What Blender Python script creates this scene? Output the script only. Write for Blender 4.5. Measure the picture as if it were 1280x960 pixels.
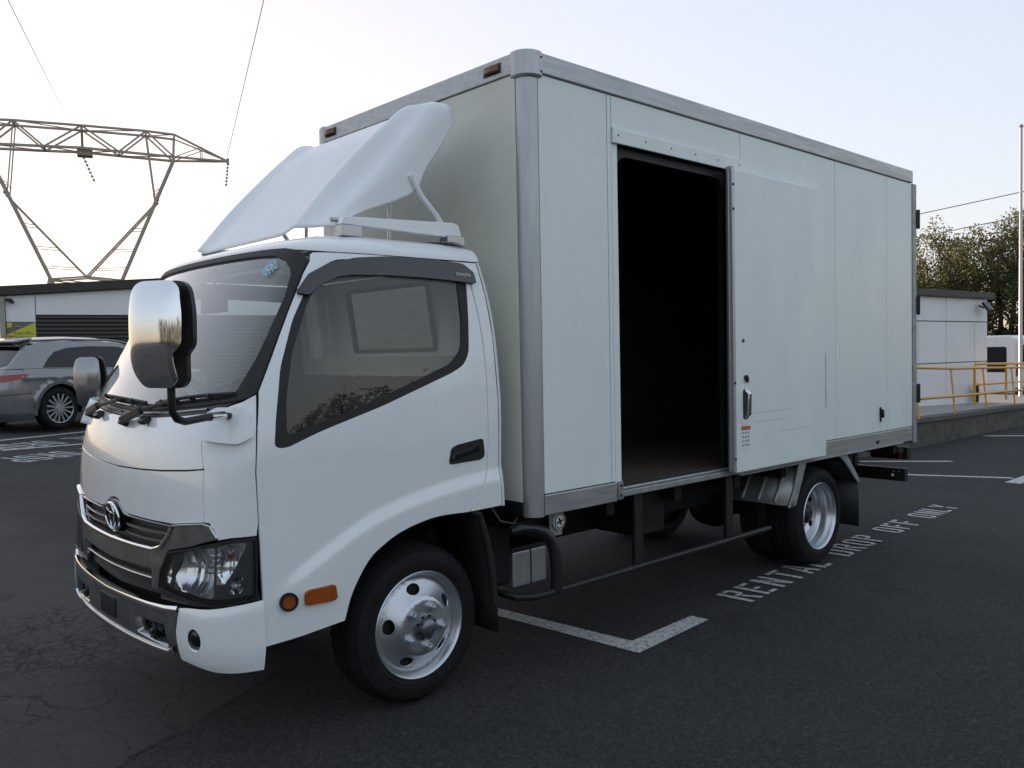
import bpy, math, random
import numpy as np
from mathutils import Vector, Matrix
from mathutils.geometry import delaunay_2d_cdt

for o in list(bpy.data.objects):
    bpy.data.objects.remove(o)
scene = bpy.context.scene
COL = scene.collection
R = math.radians

# ------------------------------------------------------------------ camera
CAM = (-2.7331, -2.805, 1.4921); YAW = 0.7496; PITCH = -0.0349; ROLL = -0.0187
fw = Vector((math.sin(YAW)*math.cos(PITCH), math.cos(YAW)*math.cos(PITCH), math.sin(PITCH)))
rt = Vector((math.cos(YAW), -math.sin(YAW), 0)); up = rt.cross(fw)
cr = rt*math.cos(ROLL)+up*math.sin(ROLL); cu = -rt*math.sin(ROLL)+up*math.cos(ROLL)
cd = bpy.data.cameras.new('camera'); cam = bpy.data.objects.new('camera', cd); COL.objects.link(cam)
m = Matrix((cr, cu, -fw)).transposed().to_4x4(); m.translation = CAM; cam.matrix_world = m
cd.sensor_width = 36; cd.lens = 1071.37*36/1280; cd.clip_start = .05; cd.clip_end = 3000
scene.camera = cam

# ------------------------------------------------------------------ sky, sun, exposure
SUN_AZ = R(15.5); SUN_EL = R(2.4)          # azimuth from +Y toward +X: low, behind the depot
world = bpy.data.worlds.new('World'); scene.world = world; world.use_nodes = True
wn = world.node_tree.nodes; wl = world.node_tree.links
bg = wn['Background']; sky = wn.new('ShaderNodeTexSky'); sky.sky_type = 'NISHITA'
sky.sun_disc = False; sky.sun_elevation = SUN_EL; sky.sun_rotation = SUN_AZ
sky.altitude = 0; sky.air_density = 1.0; sky.dust_density = 1.6; sky.ozone_density = 3.0
tn = wn.new('ShaderNodeMix'); tn.data_type = 'RGBA'; tn.blend_type = 'MULTIPLY'; tn.inputs[0].default_value = 1; tn.inputs[7].default_value = (1.04, .975, .995, 1)
gm = wn.new('ShaderNodeGamma'); gm.inputs[1].default_value = .24        # multiple scattering evens out the real dusk sky
hs = wn.new('ShaderNodeHueSaturation'); hs.inputs['Saturation'].default_value = 1.0
wl.new(sky.outputs[0], gm.inputs[0]); wl.new(gm.outputs[0], hs.inputs['Color']); wl.new(hs.outputs[0], tn.inputs[6]); wl.new(tn.outputs[2], bg.inputs[0])
bg.inputs[1].default_value = .15
sd = bpy.data.lights.new('sun', 'SUN'); sd.energy = 2.0; sd.angle = R(.5); sd.color = (1, .72, .48)
sun = bpy.data.objects.new('sun', sd); COL.objects.link(sun)
sdir = Vector((math.sin(SUN_AZ)*math.cos(SUN_EL), math.cos(SUN_AZ)*math.cos(SUN_EL), math.sin(SUN_EL)))
sun.rotation_euler = sdir.to_track_quat('Z', 'Y').to_euler(); sun.location = sdir*60
vs = scene.view_settings; vs.view_transform = 'Standard'; vs.look = 'None'; vs.gamma = 1; vs.exposure = 2.62
vs.use_curve_mapping = False

# ------------------------------------------------------------------ materials
MATS = {}
def mat(name, col, rough=.5, metal=0, var=.0, vscale=8, bump=0, bscale=200, coat=0, emit=None, rvar=0, spec=.5, col2=None, aniso=None):
    if name in MATS: return MATS[name]
    m = bpy.data.materials.new(name); m.use_nodes = True; MATS[name] = m
    N = m.node_tree.nodes; L = m.node_tree.links; b = N['Principled BSDF']
    b.inputs['Base Color'].default_value = (*col, 1); b.inputs['Roughness'].default_value = rough
    b.inputs['Metallic'].default_value = metal; b.inputs['Coat Weight'].default_value = coat
    b.inputs['Coat Roughness'].default_value = .03; b.inputs['Specular IOR Level'].default_value = spec
    tc = N.new('ShaderNodeTexCoord')
    src = tc.outputs['Object']
    if aniso:
        mp = N.new('ShaderNodeMapping'); mp.inputs['Scale'].default_value = aniso
        L.new(src, mp.inputs[0]); src = mp.outputs[0]
    if var or col2:
        n = N.new('ShaderNodeTexNoise'); n.inputs['Scale'].default_value = vscale; n.inputs['Detail'].default_value = 6
        n.inputs['Roughness'].default_value = .65
        L.new(src, n.inputs['Vector'])
        r = N.new('ShaderNodeValToRGB'); L.new(n.outputs[0], r.inputs[0])
        c2 = col2 or tuple(c*(1-var) for c in col); c1 = col if col2 else tuple(min(1, c*(1+var*.5)) for c in col)
        r.color_ramp.elements[0].position = .32; r.color_ramp.elements[1].position = .68
        r.color_ramp.elements[0].color = (*c2, 1); r.color_ramp.elements[1].color = (*c1, 1)
        L.new(r.outputs[0], b.inputs['Base Color'])
    if rvar:
        n2 = N.new('ShaderNodeTexNoise'); n2.inputs['Scale'].default_value = vscale*1.7; n2.inputs['Detail'].default_value = 5
        L.new(src, n2.inputs['Vector'])
        mr = N.new('ShaderNodeMapRange'); L.new(n2.outputs[0], mr.inputs[0])
        mr.inputs[1].default_value = .3; mr.inputs[2].default_value = .7
        mr.inputs[3].default_value = max(.02, rough-rvar); mr.inputs[4].default_value = rough+rvar
        L.new(mr.outputs[0], b.inputs['Roughness'])
    if bump:
        n3 = N.new('ShaderNodeTexNoise'); n3.inputs['Scale'].default_value = bscale; n3.inputs['Detail'].default_value = 3
        L.new(src, n3.inputs['Vector'])
        bp = N.new('ShaderNodeBump'); bp.inputs['Strength'].default_value = bump; bp.inputs['Distance'].default_value = .01
        L.new(n3.outputs[0], bp.inputs['Height']); L.new(bp.outputs[0], b.inputs['Normal'])
    if emit: b.inputs['Emission Color'].default_value = (*emit[:3], 1); b.inputs['Emission Strength'].default_value = emit[3]
    return m
def glass(name, tint=(.8, .85, .83), rough=0.0, ior=1.5, boost=1.0, dust_haze=0):
    m = bpy.data.materials.new(name); m.use_nodes = True; N = m.node_tree.nodes; L = m.node_tree.links
    N.remove(N['Principled BSDF']); out = N['Material Output']
    tr = N.new('ShaderNodeBsdfTransparent'); tr.inputs[0].default_value = (*tint, 1)
    gl = N.new('ShaderNodeBsdfGlossy'); gl.inputs['Roughness'].default_value = rough
    fr = N.new('ShaderNodeFresnel'); fr.inputs[0].default_value = ior
    mu = N.new('ShaderNodeMath'); mu.operation = 'MULTIPLY'; mu.inputs[1].default_value = boost; mu.use_clamp = True
    L.new(fr.outputs[0], mu.inputs[0])
    mx = N.new('ShaderNodeMixShader'); L.new(mu.outputs[0], mx.inputs[0]); L.new(tr.outputs[0], mx.inputs[1]); L.new(gl.outputs[0], mx.inputs[2])
    fin = mx.outputs[0]
    if dust_haze:                     # pale diffuse haze mixed in to lighten the dusty pane
        df = N.new('ShaderNodeBsdfDiffuse'); df.inputs[0].default_value = (.75, .75, .70, 1); tc = N.new('ShaderNodeTexCoord')
        nz = N.new('ShaderNodeTexNoise'); nz.inputs['Scale'].default_value = 2.5; nz.inputs['Detail'].default_value = 6; L.new(tc.outputs['Object'], nz.inputs['Vector'])
        mr = N.new('ShaderNodeMapRange'); L.new(nz.outputs[0], mr.inputs[0]); mr.inputs[1].default_value = .3; mr.inputs[2].default_value = .7; mr.inputs[3].default_value = dust_haze*.6; mr.inputs[4].default_value = dust_haze*1.5
        m2 = N.new('ShaderNodeMixShader'); L.new(mr.outputs[0], m2.inputs[0]); L.new(fin, m2.inputs[1]); L.new(df.outputs[0], m2.inputs[2]); fin = m2.outputs[0]
    L.new(fin, out.inputs[0]); MATS[name] = m
    return m
PAINT = mat('white_paint', (.81, .835, .84), .28, 0, var=.02, vscale=3, coat=1.0, rvar=.06)
DEFW = mat('fibreglass_white', (.78, .80, .81), .42, 0, var=.03, vscale=3, coat=.15, rvar=.06)
BOXW = mat('box_panel_white', (.76, .82, .80), .32, 0, var=.04, vscale=2.2, rvar=.08, bump=.05, bscale=2.5, aniso=(1.6, 1.6, .5))
BOXC = mat('box_front_cream', (.66, .66, .58), .42, 0, var=.08, vscale=2, rvar=.08)
ALU = mat('brushed_aluminium', (.46, .47, .48), .40, .7, var=.10, vscale=5, rvar=.06, aniso=(6, 6, .5))
ALUH = mat('aluminium_rail', (.44, .45, .46), .42, .7, var=.16, vscale=5, rvar=.1, aniso=(.5, 3, 9))
GALV = mat('galvanised_steel', (.36, .37, .37), .5, .55, var=.3, vscale=9, rvar=.1)
CHROME = mat('chrome', (.78, .79, .8), .07, 1, rvar=.03, vscale=5)
SATIN = mat('satin_chrome', (.42, .43, .44), .24, 1, var=.15, vscale=6)
DARKCHR = mat('dark_chrome', (.36, .365, .375), .22, .9, var=.2, vscale=9, rvar=.08)
RUB = mat('black_rubber', (.013, .013, .014), .6, var=.3, vscale=20)
TYRE = mat('tyre_rubber', (.011, .011, .012), .75, var=.5, vscale=9, bump=.3, bscale=90, spec=.25)
BLK = mat('black_plastic', (.014, .014, .015), .38, var=.3, vscale=20)
BLKM = mat('matt_black_steel', (.012, .012, .013), .5, var=.5, vscale=7, spec=.4)
CHAS = mat('chassis_black', (.010, .0095, .009), .7, var=.6, vscale=6, spec=.3)
GLOSSBLK = mat('gloss_black', (.008, .008, .009), .12, coat=.3)
TRIM = mat('cab_trim_grey', (.13, .13, .125), .6, var=.15, vscale=15)
DASH = mat('dash_grey', (.16, .165, .16), .55, var=.1)
SEAT = mat('seat_fabric', (.06, .06, .065), .85, var=.3, vscale=60)
HEADL = mat('roof_lining', (.52, .52, .48), .8, var=.1)
STEELW = mat('wheel_silver', (.58, .60, .63), .33, .85, var=.06, vscale=8, rvar=.04)
AMBER = mat('amber_plastic', (.33, .075, .012), .18, coat=.4, var=.2, vscale=40)
REDP = mat('red_lens', (.25, .012, .01), .15, coat=.4)
GLASS = glass('window_glass', (.84, .89, .86), boost=1.7, dust_haze=.018)
WSGLASS = glass('windshield_glass', (.82, .87, .85), boost=2.8, dust_haze=.07)
LENS = glass('lamp_lens', (.95, .97, .98))
REFL = mat('reflector_silver', (.80, .82, .85), .16, .85)
CLEARG = glass('clear_glass', (.93, .95, .94))
HLB = mat('lamp_bezel', (.12, .122, .128), .3, .5)
SMOKE = mat('smoked_acrylic', (.035, .03, .034), .12, coat=.4)
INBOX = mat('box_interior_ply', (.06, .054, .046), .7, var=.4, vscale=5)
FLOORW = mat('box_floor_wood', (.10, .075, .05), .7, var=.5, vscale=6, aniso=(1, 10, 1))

# ------------------------------------------------------------------ object helpers
def link(o, parent=None):
    COL.objects.link(o)
    if parent is not None: o.parent = parent
    return o
def tag(o, label=None, cat=None, group=None, kind=None):
    if label: o['label'] = label
    if cat: o['category'] = cat
    if group: o['group'] = group
    if kind: o['kind'] = kind
    return o
def empty(name, loc=(0, 0, 0), rz=0, parent=None):
    o = bpy.data.objects.new(name, None); o.location = loc; o.rotation_euler = (0, 0, rz); o.empty_display_size = .2
    return link(o, parent)
def copy_tree(o, parent=None):
    c = o.copy(); COL.objects.link(c); c.parent = parent
    for ch in o.children: copy_tree(ch, c)
    return c
class MB:
    def __init__(s): s.v = []; s.f = []
    def add(s, vs, fs):
        k = len(s.v); s.v += [tuple(p) for p in vs]; s.f += [tuple(i+k for i in f) for f in fs]; return s
    def box(s, x0, y0, z0, x1, y1, z1):
        x0, x1 = min(x0, x1), max(x0, x1); y0, y1 = min(y0, y1), max(y0, y1); z0, z1 = min(z0, z1), max(z0, z1)
        return s.add([(x0, y0, z0), (x1, y0, z0), (x1, y1, z0), (x0, y1, z0), (x0, y0, z1), (x1, y0, z1), (x1, y1, z1), (x0, y1, z1)],
                     [(0, 3, 2, 1), (4, 5, 6, 7), (0, 1, 5, 4), (1, 2, 6, 5), (2, 3, 7, 6), (3, 0, 4, 7)])
    def obox(s, c, h, M):
        c = Vector(c); P = []
        for sz in (-1, 1):
            for sx, sy in ((-1, -1), (1, -1), (1, 1), (-1, 1)): P.append(c+M@Vector((sx*h[0], sy*h[1], sz*h[2])))
        return s.add(P, [(0, 3, 2, 1), (4, 5, 6, 7), (0, 1, 5, 4), (1, 2, 6, 5), (2, 3, 7, 6), (3, 0, 4, 7)])
    def bar(s, p, q, w, h):          # rectangular bar between two points
        p = Vector(p); q = Vector(q); d = q-p; L = d.length
        return s.obox((p+q)/2, (w/2, h/2, L/2), d.to_track_quat('Z', 'Y').to_matrix())
    def tube(s, pts, r, seg=10, caps=True, r2=None):
        pts = [Vector(p) for p in pts]; n = len(pts); k = len(s.v); prev = None
        for i, p in enumerate(pts):
            d = (pts[min(i+1, n-1)]-pts[max(i-1, 0)]).normalized()
            if prev is None:
                a = d.orthogonal().normalized()
            else:
                a = (prev-d*prev.dot(d)).normalized()
            prev = a; b = d.cross(a); rr = r if r2 is None else r+(r2-r)*i/(n-1)
            for j in range(seg):
                t = 2*math.pi*j/seg; s.v.append(tuple(p+a*(rr*math.cos(t))+b*(rr*math.sin(t))))
        for i in range(n-1):
            for j in range(seg):
                s.f.append((k+i*seg+j, k+i*seg+(j+1) % seg, k+(i+1)*seg+(j+1) % seg, k+(i+1)*seg+j))
        if caps:
            s.f.append(tuple(k+j for j in range(seg))[::-1]); s.f.append(tuple(k+(n-1)*seg+j for j in range(seg)))
        return s
    def cyl(s, p, q, r, seg=20, r2=None): return s.tube([p, q], r, seg, True, r2)
    def lathe(s, prof, c, axis, seg=48, close=False):     # prof: (r, h) along axis
        c = Vector(c); ax = Vector(axis).normalized(); a = ax.orthogonal().normalized(); b = ax.cross(a); k = len(s.v); n = len(prof)
        for (r, h) in prof:
            for j in range(seg):
                t = 2*math.pi*j/seg; s.v.append(tuple(c+ax*h+a*(r*math.cos(t))+b*(r*math.sin(t))))
        for i in range(n-1 if not close else n):
            i2 = (i+1) % n
            for j in range(seg):
                s.f.append((k+i*seg+j, k+i*seg+(j+1) % seg, k+i2*seg+(j+1) % seg, k+i2*seg+j))
        if not close:
            s.f.append(tuple(k+j for j in range(seg))[::-1]); s.f.append(tuple(k+(n-1)*seg+j for j in range(seg)))
        return s
    def prism(s, poly, axis, a, b):     # polygon in the two other axes (order x,y,z minus axis), extruded a..b
        n = len(poly); P = []
        for t in (a, b):
            for (u, v) in poly:
                P.append((t, u, v) if axis == 0 else ((u, t, v) if axis == 1 else (u, v, t)))
        return s.add(P, [tuple(range(n)), tuple(range(n, 2*n))[::-1]]+[(i, (i+1) % n, n+(i+1) % n, n+i) for i in range(n)])
    def grid(s, rows):
        k = len(s.v); n = len(rows[0])
        for r in rows: s.v += [tuple(p) for p in r]
        for i in range(len(rows)-1):
            for j in range(n-1): s.f.append((k+i*n+j, k+i*n+j+1, k+(i+1)*n+j+1, k+(i+1)*n+j))
        return s
    def build(s, name, m, parent=None, bevel=0, seg=2, ang=35, solid=0, fix=True, flat=False):
        me = bpy.data.meshes.new(name); me.from_pydata(s.v, [], s.f); me.update()
        if fix:
            import bmesh
            bm = bmesh.new(); bm.from_mesh(me); bmesh.ops.recalc_face_normals(bm, faces=bm.faces); bm.to_mesh(me); bm.free()
        me.materials.append(m)
        if not flat:
            me.shade_smooth(); me.set_sharp_from_angle(angle=R(ang))
        o = bpy.data.objects.new(name, me); link(o, parent)
        if solid: md = o.modifiers.new('solid', 'SOLIDIFY'); md.thickness = solid; md.offset = 0
        if bevel:
            md = o.modifiers.new('bevel', 'BEVEL'); md.width = bevel; md.segments = seg; md.limit_method = 'ANGLE'; md.angle_limit = R(30); md.harden_normals = True
        return o
def bx(name, a, b, m, parent=None, bevel=.004): return MB().box(*a, *b).build(name, m, parent, bevel)

# ------------------------------------------------------------------ curved panels cut from a parametric surface
def area(p): return sum(p[i][0]*p[(i+1) % len(p)][1]-p[(i+1) % len(p)][0]*p[i][1] for i in range(len(p)))/2
def densify(p, res, closed=True):
    out = []; n = len(p)
    for i in range(n if closed else n-1):
        a, b = p[i], p[(i+1) % n]; L = math.hypot(b[0]-a[0], b[1]-a[1]); k = max(1, int(math.ceil(L/res)))
        for j in range(k): out.append((a[0]+(b[0]-a[0])*j/k, a[1]+(b[1]-a[1])*j/k))
    if not closed: out.append(tuple(p[-1]))
    return out
def inset(p, g):
    if not g: return p
    if area(p) < 0: p = p[::-1]
    n = len(p); out = []
    for i in range(n):
        a, b, c = p[i-1], p[i], p[(i+1) % n]
        d1 = (b[0]-a[0], b[1]-a[1]); d2 = (c[0]-b[0], c[1]-b[1]); l1 = math.hypot(*d1) or 1; l2 = math.hypot(*d2) or 1
        n1 = (-d1[1]/l1, d1[0]/l1); n2 = (-d2[1]/l2, d2[0]/l2); s = (n1[0]+n2[0], n1[1]+n2[1]); q = s[0]*s[0]+s[1]*s[1]
        k = 2*g/max(q, .6); out.append((b[0]+s[0]*k, b[1]+s[1]*k))
    return out
def rnd(p, r, seg=5):           # round polygon corners; r: number or list
    n = len(p); out = []
    for i in range(n):
        a, b, c = Vector(p[i-1]), Vector(p[i]), Vector(p[(i+1) % n]); rr = r[i] if isinstance(r, (list, tuple)) else r
        u = (a-b); v = (c-b); rr = min(rr, u.length*.48, v.length*.48)
        if rr < 1e-4: out.append(tuple(b)); continue
        s, e = b+u.normalized()*rr, b+v.normalized()*rr
        for j in range(seg+1):
            t = j/seg; q = s*(1-t)**2+b*2*t*(1-t)+e*t*t; out.append((q.x, q.y))
    return out
def pin(pts, poly):
    x, y = pts[:, 0], pts[:, 1]; ins = np.zeros(len(pts), bool); n = len(poly); j = n-1
    for i in range(n):
        xi, yi = poly[i]; xj, yj = poly[j]
        c = ((yi > y) != (yj > y)); 
        with np.errstate(divide='ignore', invalid='ignore'):
            ins ^= c & (x < (xj-xi)*(y-yi)/((yj-yi) or 1e-12)+xi)
        j = i
    return ins
def panel(name, poly, m, parent, S, holes=(), res=.03, off=0.0, depth=.012, gap=0.0, flip=1, flat=False):
    poly = inset(poly, gap) if gap else (poly if area(poly) > 0 else poly[::-1])
    outer = densify(poly, res); hs = [densify(h if area(h) < 0 else h[::-1], res) for h in holes]
    allb = np.array(outer+[p for h in hs for p in h]); lo = np.array(outer).min(0); hi = np.array(outer).max(0)
    gx = np.arange(lo[0]+res*.5, hi[0], res); gy = np.arange(lo[1]+res*.5, hi[1], res)
    G = np.array([(x, y) for x in gx for y in gy]) if len(gx) and len(gy) else np.zeros((0, 2))
    if len(G):
        k = pin(G, outer)
        for h in hs: k &= ~pin(G, h)
        G = G[k]
        if len(G):
            d = np.min(((G[:, None, :]-allb[None])**2).sum(2), 1); G = G[d > (res*.45)**2]
    pts = outer+[p for h in hs for p in h]; edges = []; k = 0
    for lp in [outer]+hs:
        n = len(lp); edges += [(k+i, k+(i+1) % n) for i in range(n)]; k += n
    pts += [tuple(g) for g in G]
    V, E, F, _, _, _ = delaunay_2d_cdt([Vector(p) for p in pts], edges, [], 0, 1e-6)
    V = [(v.x, v.y) for v in V]
    cen = np.array([[sum(V[i][0] for i in f)/3, sum(V[i][1] for i in f)/3] for f in F])
    keep = pin(cen, outer)
    for h in hs: keep &= ~pin(cen, h)
    F = [tuple(f) for f, q in zip(F, keep) if q]
    def P(u, v):
        p = Vector(S(u, v)); e = 2e-3
        du = Vector(S(u+e, v))-Vector(S(u-e, v)); dv = Vector(S(u, v+e))-Vector(S(u, v-e))
        nn = du.cross(dv)*flip
        nn = nn.normalized() if nn.length > 1e-12 else Vector((0, -1, 0))
        return p+nn*off, nn
    verts = []; nor = []
    for (u, v) in V:
        p, nn = P(u, v); verts.append(p); nor.append(nn)
    if depth:
        for lp in [outer]+hs:
            pn = [P(u, v) for u, v in lp]; n = len(lp); k = len(verts)
            for ring in (0, 1):
                for i in range(n):
                    p, nn = pn[i]; t = (pn[(i+1) % n][0]-pn[i-1][0]); t = t.normalized() if t.length > 1e-9 else Vector((1, 0, 0))
                    o = t.cross(nn)*flip; o = o.normalized() if o.length > 1e-9 else nn
                    verts.append(p-nn*depth*ring); nor.append(((nn+o) if ring == 0 else o).normalized())
            for i in range(n):
                j = (i+1) % n; F.append((k+i, k+n+i, k+n+j, k+j))
    if flip < 0: F = [f[::-1] for f in F]
    me = bpy.data.meshes.new(name); me.from_pydata([tuple(p) for p in verts], [], F); me.update(); me.materials.append(m)
    if not flat:
        me.shade_smooth(); me.normals_split_custom_set_from_vertices([tuple(q) for q in nor])
    return link(bpy.data.objects.new(name, me), parent)
def strip(name, path, w, m, parent, S, off=.004, thick=.008, closed=False):   # a moulding that follows a path on a surface
    mb = MB(); rows = []
    pts = densify(path, .02, closed); n = len(pts)
    for i in range(n):
        u, v = pts[i]; e = 2e-3
        a = pts[(i-1) % n] if closed else pts[max(i-1, 0)]; b = pts[(i+1) % n] if closed else pts[min(i+1, n-1)]
        du = Vector(S(u+e, v))-Vector(S(u-e, v)); dv = Vector(S(u, v+e))-Vector(S(u, v-e)); nn = du.cross(dv).normalized()
        t = (Vector(S(*b))-Vector(S(*a))).normalized(); o = nn.cross(t).normalized(); c = Vector(S(u, v))
        rows.append([c-o*w/2+nn*(off-thick), c-o*w/2+nn*off*.6, c-o*w*.28+nn*off, c+o*w*.28+nn*off, c+o*w/2+nn*off*.6, c+o*w/2+nn*(off-thick)])
    if closed: rows.append(rows[0])
    return mb.grid(rows).build(name, m, parent, ang=50)
def hermite(pts):
    xs = [p[0] for p in pts]; ys = [p[1] for p in pts]; n = len(xs)
    d = [(ys[i+1]-ys[i])/(xs[i+1]-xs[i]) for i in range(n-1)]
    ms = [d[0]]+[0 if d[i-1]*d[i] <= 0 else 2*d[i-1]*d[i]/(d[i-1]+d[i]) for i in range(1, n-1)]+[d[-1]]
    def f(z):
        if z <= xs[0]: return ys[0]+ms[0]*(z-xs[0])
        if z >= xs[-1]: return ys[-1]+ms[-1]*(z-xs[-1])
        i = max(k for k in range(n-1) if xs[k] <= z); h = xs[i+1]-xs[i]; t = (z-xs[i])/h
        return (2*t**3-3*t*t+1)*ys[i]+(t**3-2*t*t+t)*h*ms[i]+(-2*t**3+3*t*t)*ys[i+1]+(t**3-t*t)*h*ms[i+1]
    return f
def sstep(t): t = max(0., min(1., t)); return t*t*(3-2*t)
class Shell:
    """Body surface: plan profile (depth d, half breadth e) swept up a nose line xf(z) with half width w(z)."""
    def __init__(s, xf, w, prof, yc, wref, bump=None):
        s.xf = hermite(xf); s.w = hermite(w); s.yc = yc; s.wref = wref; s.bump = bump
        P = np.array(prof); s.d = P[:, 0]; s.e = P[:, 1]
        s.t = np.concatenate([[0], np.cumsum(np.hypot(np.diff(s.d), np.diff(s.e)))])
    def S(s, t, z):
        a = abs(t); e = float(np.interp(a, s.t, s.e)); d = float(np.interp(a, s.t, s.d))
        if a > s.t[-1]: d = s.d[-1]+(a-s.t[-1])
        x = s.xf(z)+d; y = e*s.w(z)/s.wref
        if s.bump: y += s.bump(x, z, d)
        return (x, s.yc-(y if t >= 0 else -y), z)
    def X(s, x, z): return float(np.interp(x-s.xf(z), s.d, s.t))
    def E(s, e, z): 
        k = np.argmax(s.e >= s.e.max()-1e-9)
        return math.copysign(float(np.interp(abs(e)*s.wref/s.w(z), s.e[:k+1], s.t[:k+1])), e)
    def px(s, pts, res=.04, closed=True): return [(s.X(x, z), z) for x, z in densify(pts, res, closed)]
    def pe(s, pts, res=.04, closed=True): return [(s.E(e, z), z) for e, z in densify(pts, res, closed)]
def mir(p): return [(-u, v) for u, v in p]
# ------------------------------------------------------------------ the truck
YC = .913
T = empty('box_truck', (0, 0, 0))
tag(T, 'white cab-over box truck with its side cargo door slid open', 'truck')
def cab_prof(ed=1.7):
    pts = [(.114*e*e+.119*e**6, e) for e in np.linspace(0, .68, 60)]
    p0 = np.array([.114*.68**2+.119*.68**6, .68]); t0 = np.array([.259, 1.0]); p3 = np.array([.42, .845]); c1 = p0+t0*.13; c2 = np.array([.17, .838])
    for s in np.linspace(0, 1, 121)[1:]:
        q = (1-s)**3*p0+3*s*(1-s)**2*c1+3*s*s*(1-s)*c2+s**3*p3; pts.append((q[0], q[1]))
    pts.append((ed, .848)); return pts
XF = [(.3, -1.56), (.6, -1.557), (.8, -1.545), (1.0, -1.531), (1.1, -1.518), (1.18, -1.50), (1.25, -1.475), (1.31, -1.448), (1.85, -1.170), (1.92, -1.13), (1.96, -1.09)]
WZ = [(.3, .835), (.6, .845), (1.1, .845), (1.25, .840), (1.6, .818), (1.85, .793), (1.95, .775)]
zc = hermite([(-1.40, .56), (-1.292, .63), (-1.071, .753), (-.814, .87), (-.53, .933), (-.223, .968), (0, .98)])
def cab_bump(x, z, d):
    if d < .2: return 0
    return .014*sstep((zc(x)-z+.02)/.075)*sstep((x+1.31)/.18)*(1-.35*sstep((zc(x)-z-.05)/.25)) - .006*sstep((z-1.0)/.2)*0
C = Shell(XF, WZ, cab_prof(), YC, .845, cab_bump)
XFb = [(.34, -1.535), (.40, -1.563), (.48, -1.574), (.56, -1.573), (.60, -1.562), (.64, -1.54)]
B = Shell(XFb, [(.34, .84), (.45, .853), (.58, .853), (.64, .846)], cab_prof(), YC, .845)

def spline(pts, k=5):
    P = [Vector(p) for p in pts]; P = [P[0]*2-P[1]]+P+[P[-1]*2-P[-2]]; out = []
    for i in range(1, len(P)-2):
        for j in range(k):
            t = j/k; a, b, c, d = P[i-1:i+3]
            q = .5*((2*b)+(c-a)*t+(2*a-5*b+4*c-d)*t*t+(3*b-a-3*c+d)*t**3); out.append((q.x, q.y))
    return out+[tuple(P[-2])]
ARCH = spline([(-.973, .467), (-.936, .573), (-.859, .685), (-.78, .739), (-.702, .773), (-.6, .798), (-.493, .809), (-.338, .804)], 4)
# door outlines on the cab surface (x, z)
DOOR = [(-1.300, .438)]+ARCH+[
        (-.27, .885), (-.227, .968), (-.213, 1.08), (-.208, 1.182), (-.204, 1.396), (-.212, 1.55), (-.227, 1.665), (-.262, 1.83), (-.29, 1.885), (-.33, 1.905),
        (-.71, 1.908), (-.95, 1.907), (-1.005, 1.906), (-1.020, 1.895), (-1.027, 1.868), (-1.057, 1.82), (-1.104, 1.729), (-1.136, 1.667), (-1.180, 1.576), (-1.222, 1.487), (-1.278, 1.371), (-1.299, 1.227), (-1.312, 1.083), (-1.309, .763)]
WOUT = rnd([(-1.242, 1.165), (-1.227, 1.281), (-1.193, 1.457), (-1.126, 1.636), (-1.048, 1.776), (-.99, 1.845), (-.93, 1.878), (-.708, 1.890), (-.30, 1.886), (-.280, 1.82), (-.285, 1.646), (-.296, 1.50), (-.33, 1.447), (-.40, 1.415), (-.76, 1.294), (-1.057, 1.210), (-1.195, 1.160)], .03)
WIN = rnd([(-1.190, 1.205), (-1.183, 1.338), (-1.143, 1.515), (-1.059, 1.713), (-1.003, 1.786), (-.93, 1.838), (-.716, 1.85), (-.33, 1.846), (-.322, 1.646), (-.334, 1.515), (-.40, 1.454), (-.758, 1.330), (-1.055, 1.240)], .03)
VIS = rnd([(-1.096, 1.735), (-1.042, 1.808), (-.961, 1.857), (-.85, 1.882), (-.707, 1.896), (-.45, 1.898), (-.307, 1.889), (-.25, 1.855), (-.239, 1.806), (-.339, 1.812), (-.5, 1.818), (-.716, 1.82), (-.88, 1.813), (-.936, 1.803), (-1.0, 1.772), (-1.056, 1.727)], .01)
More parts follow.
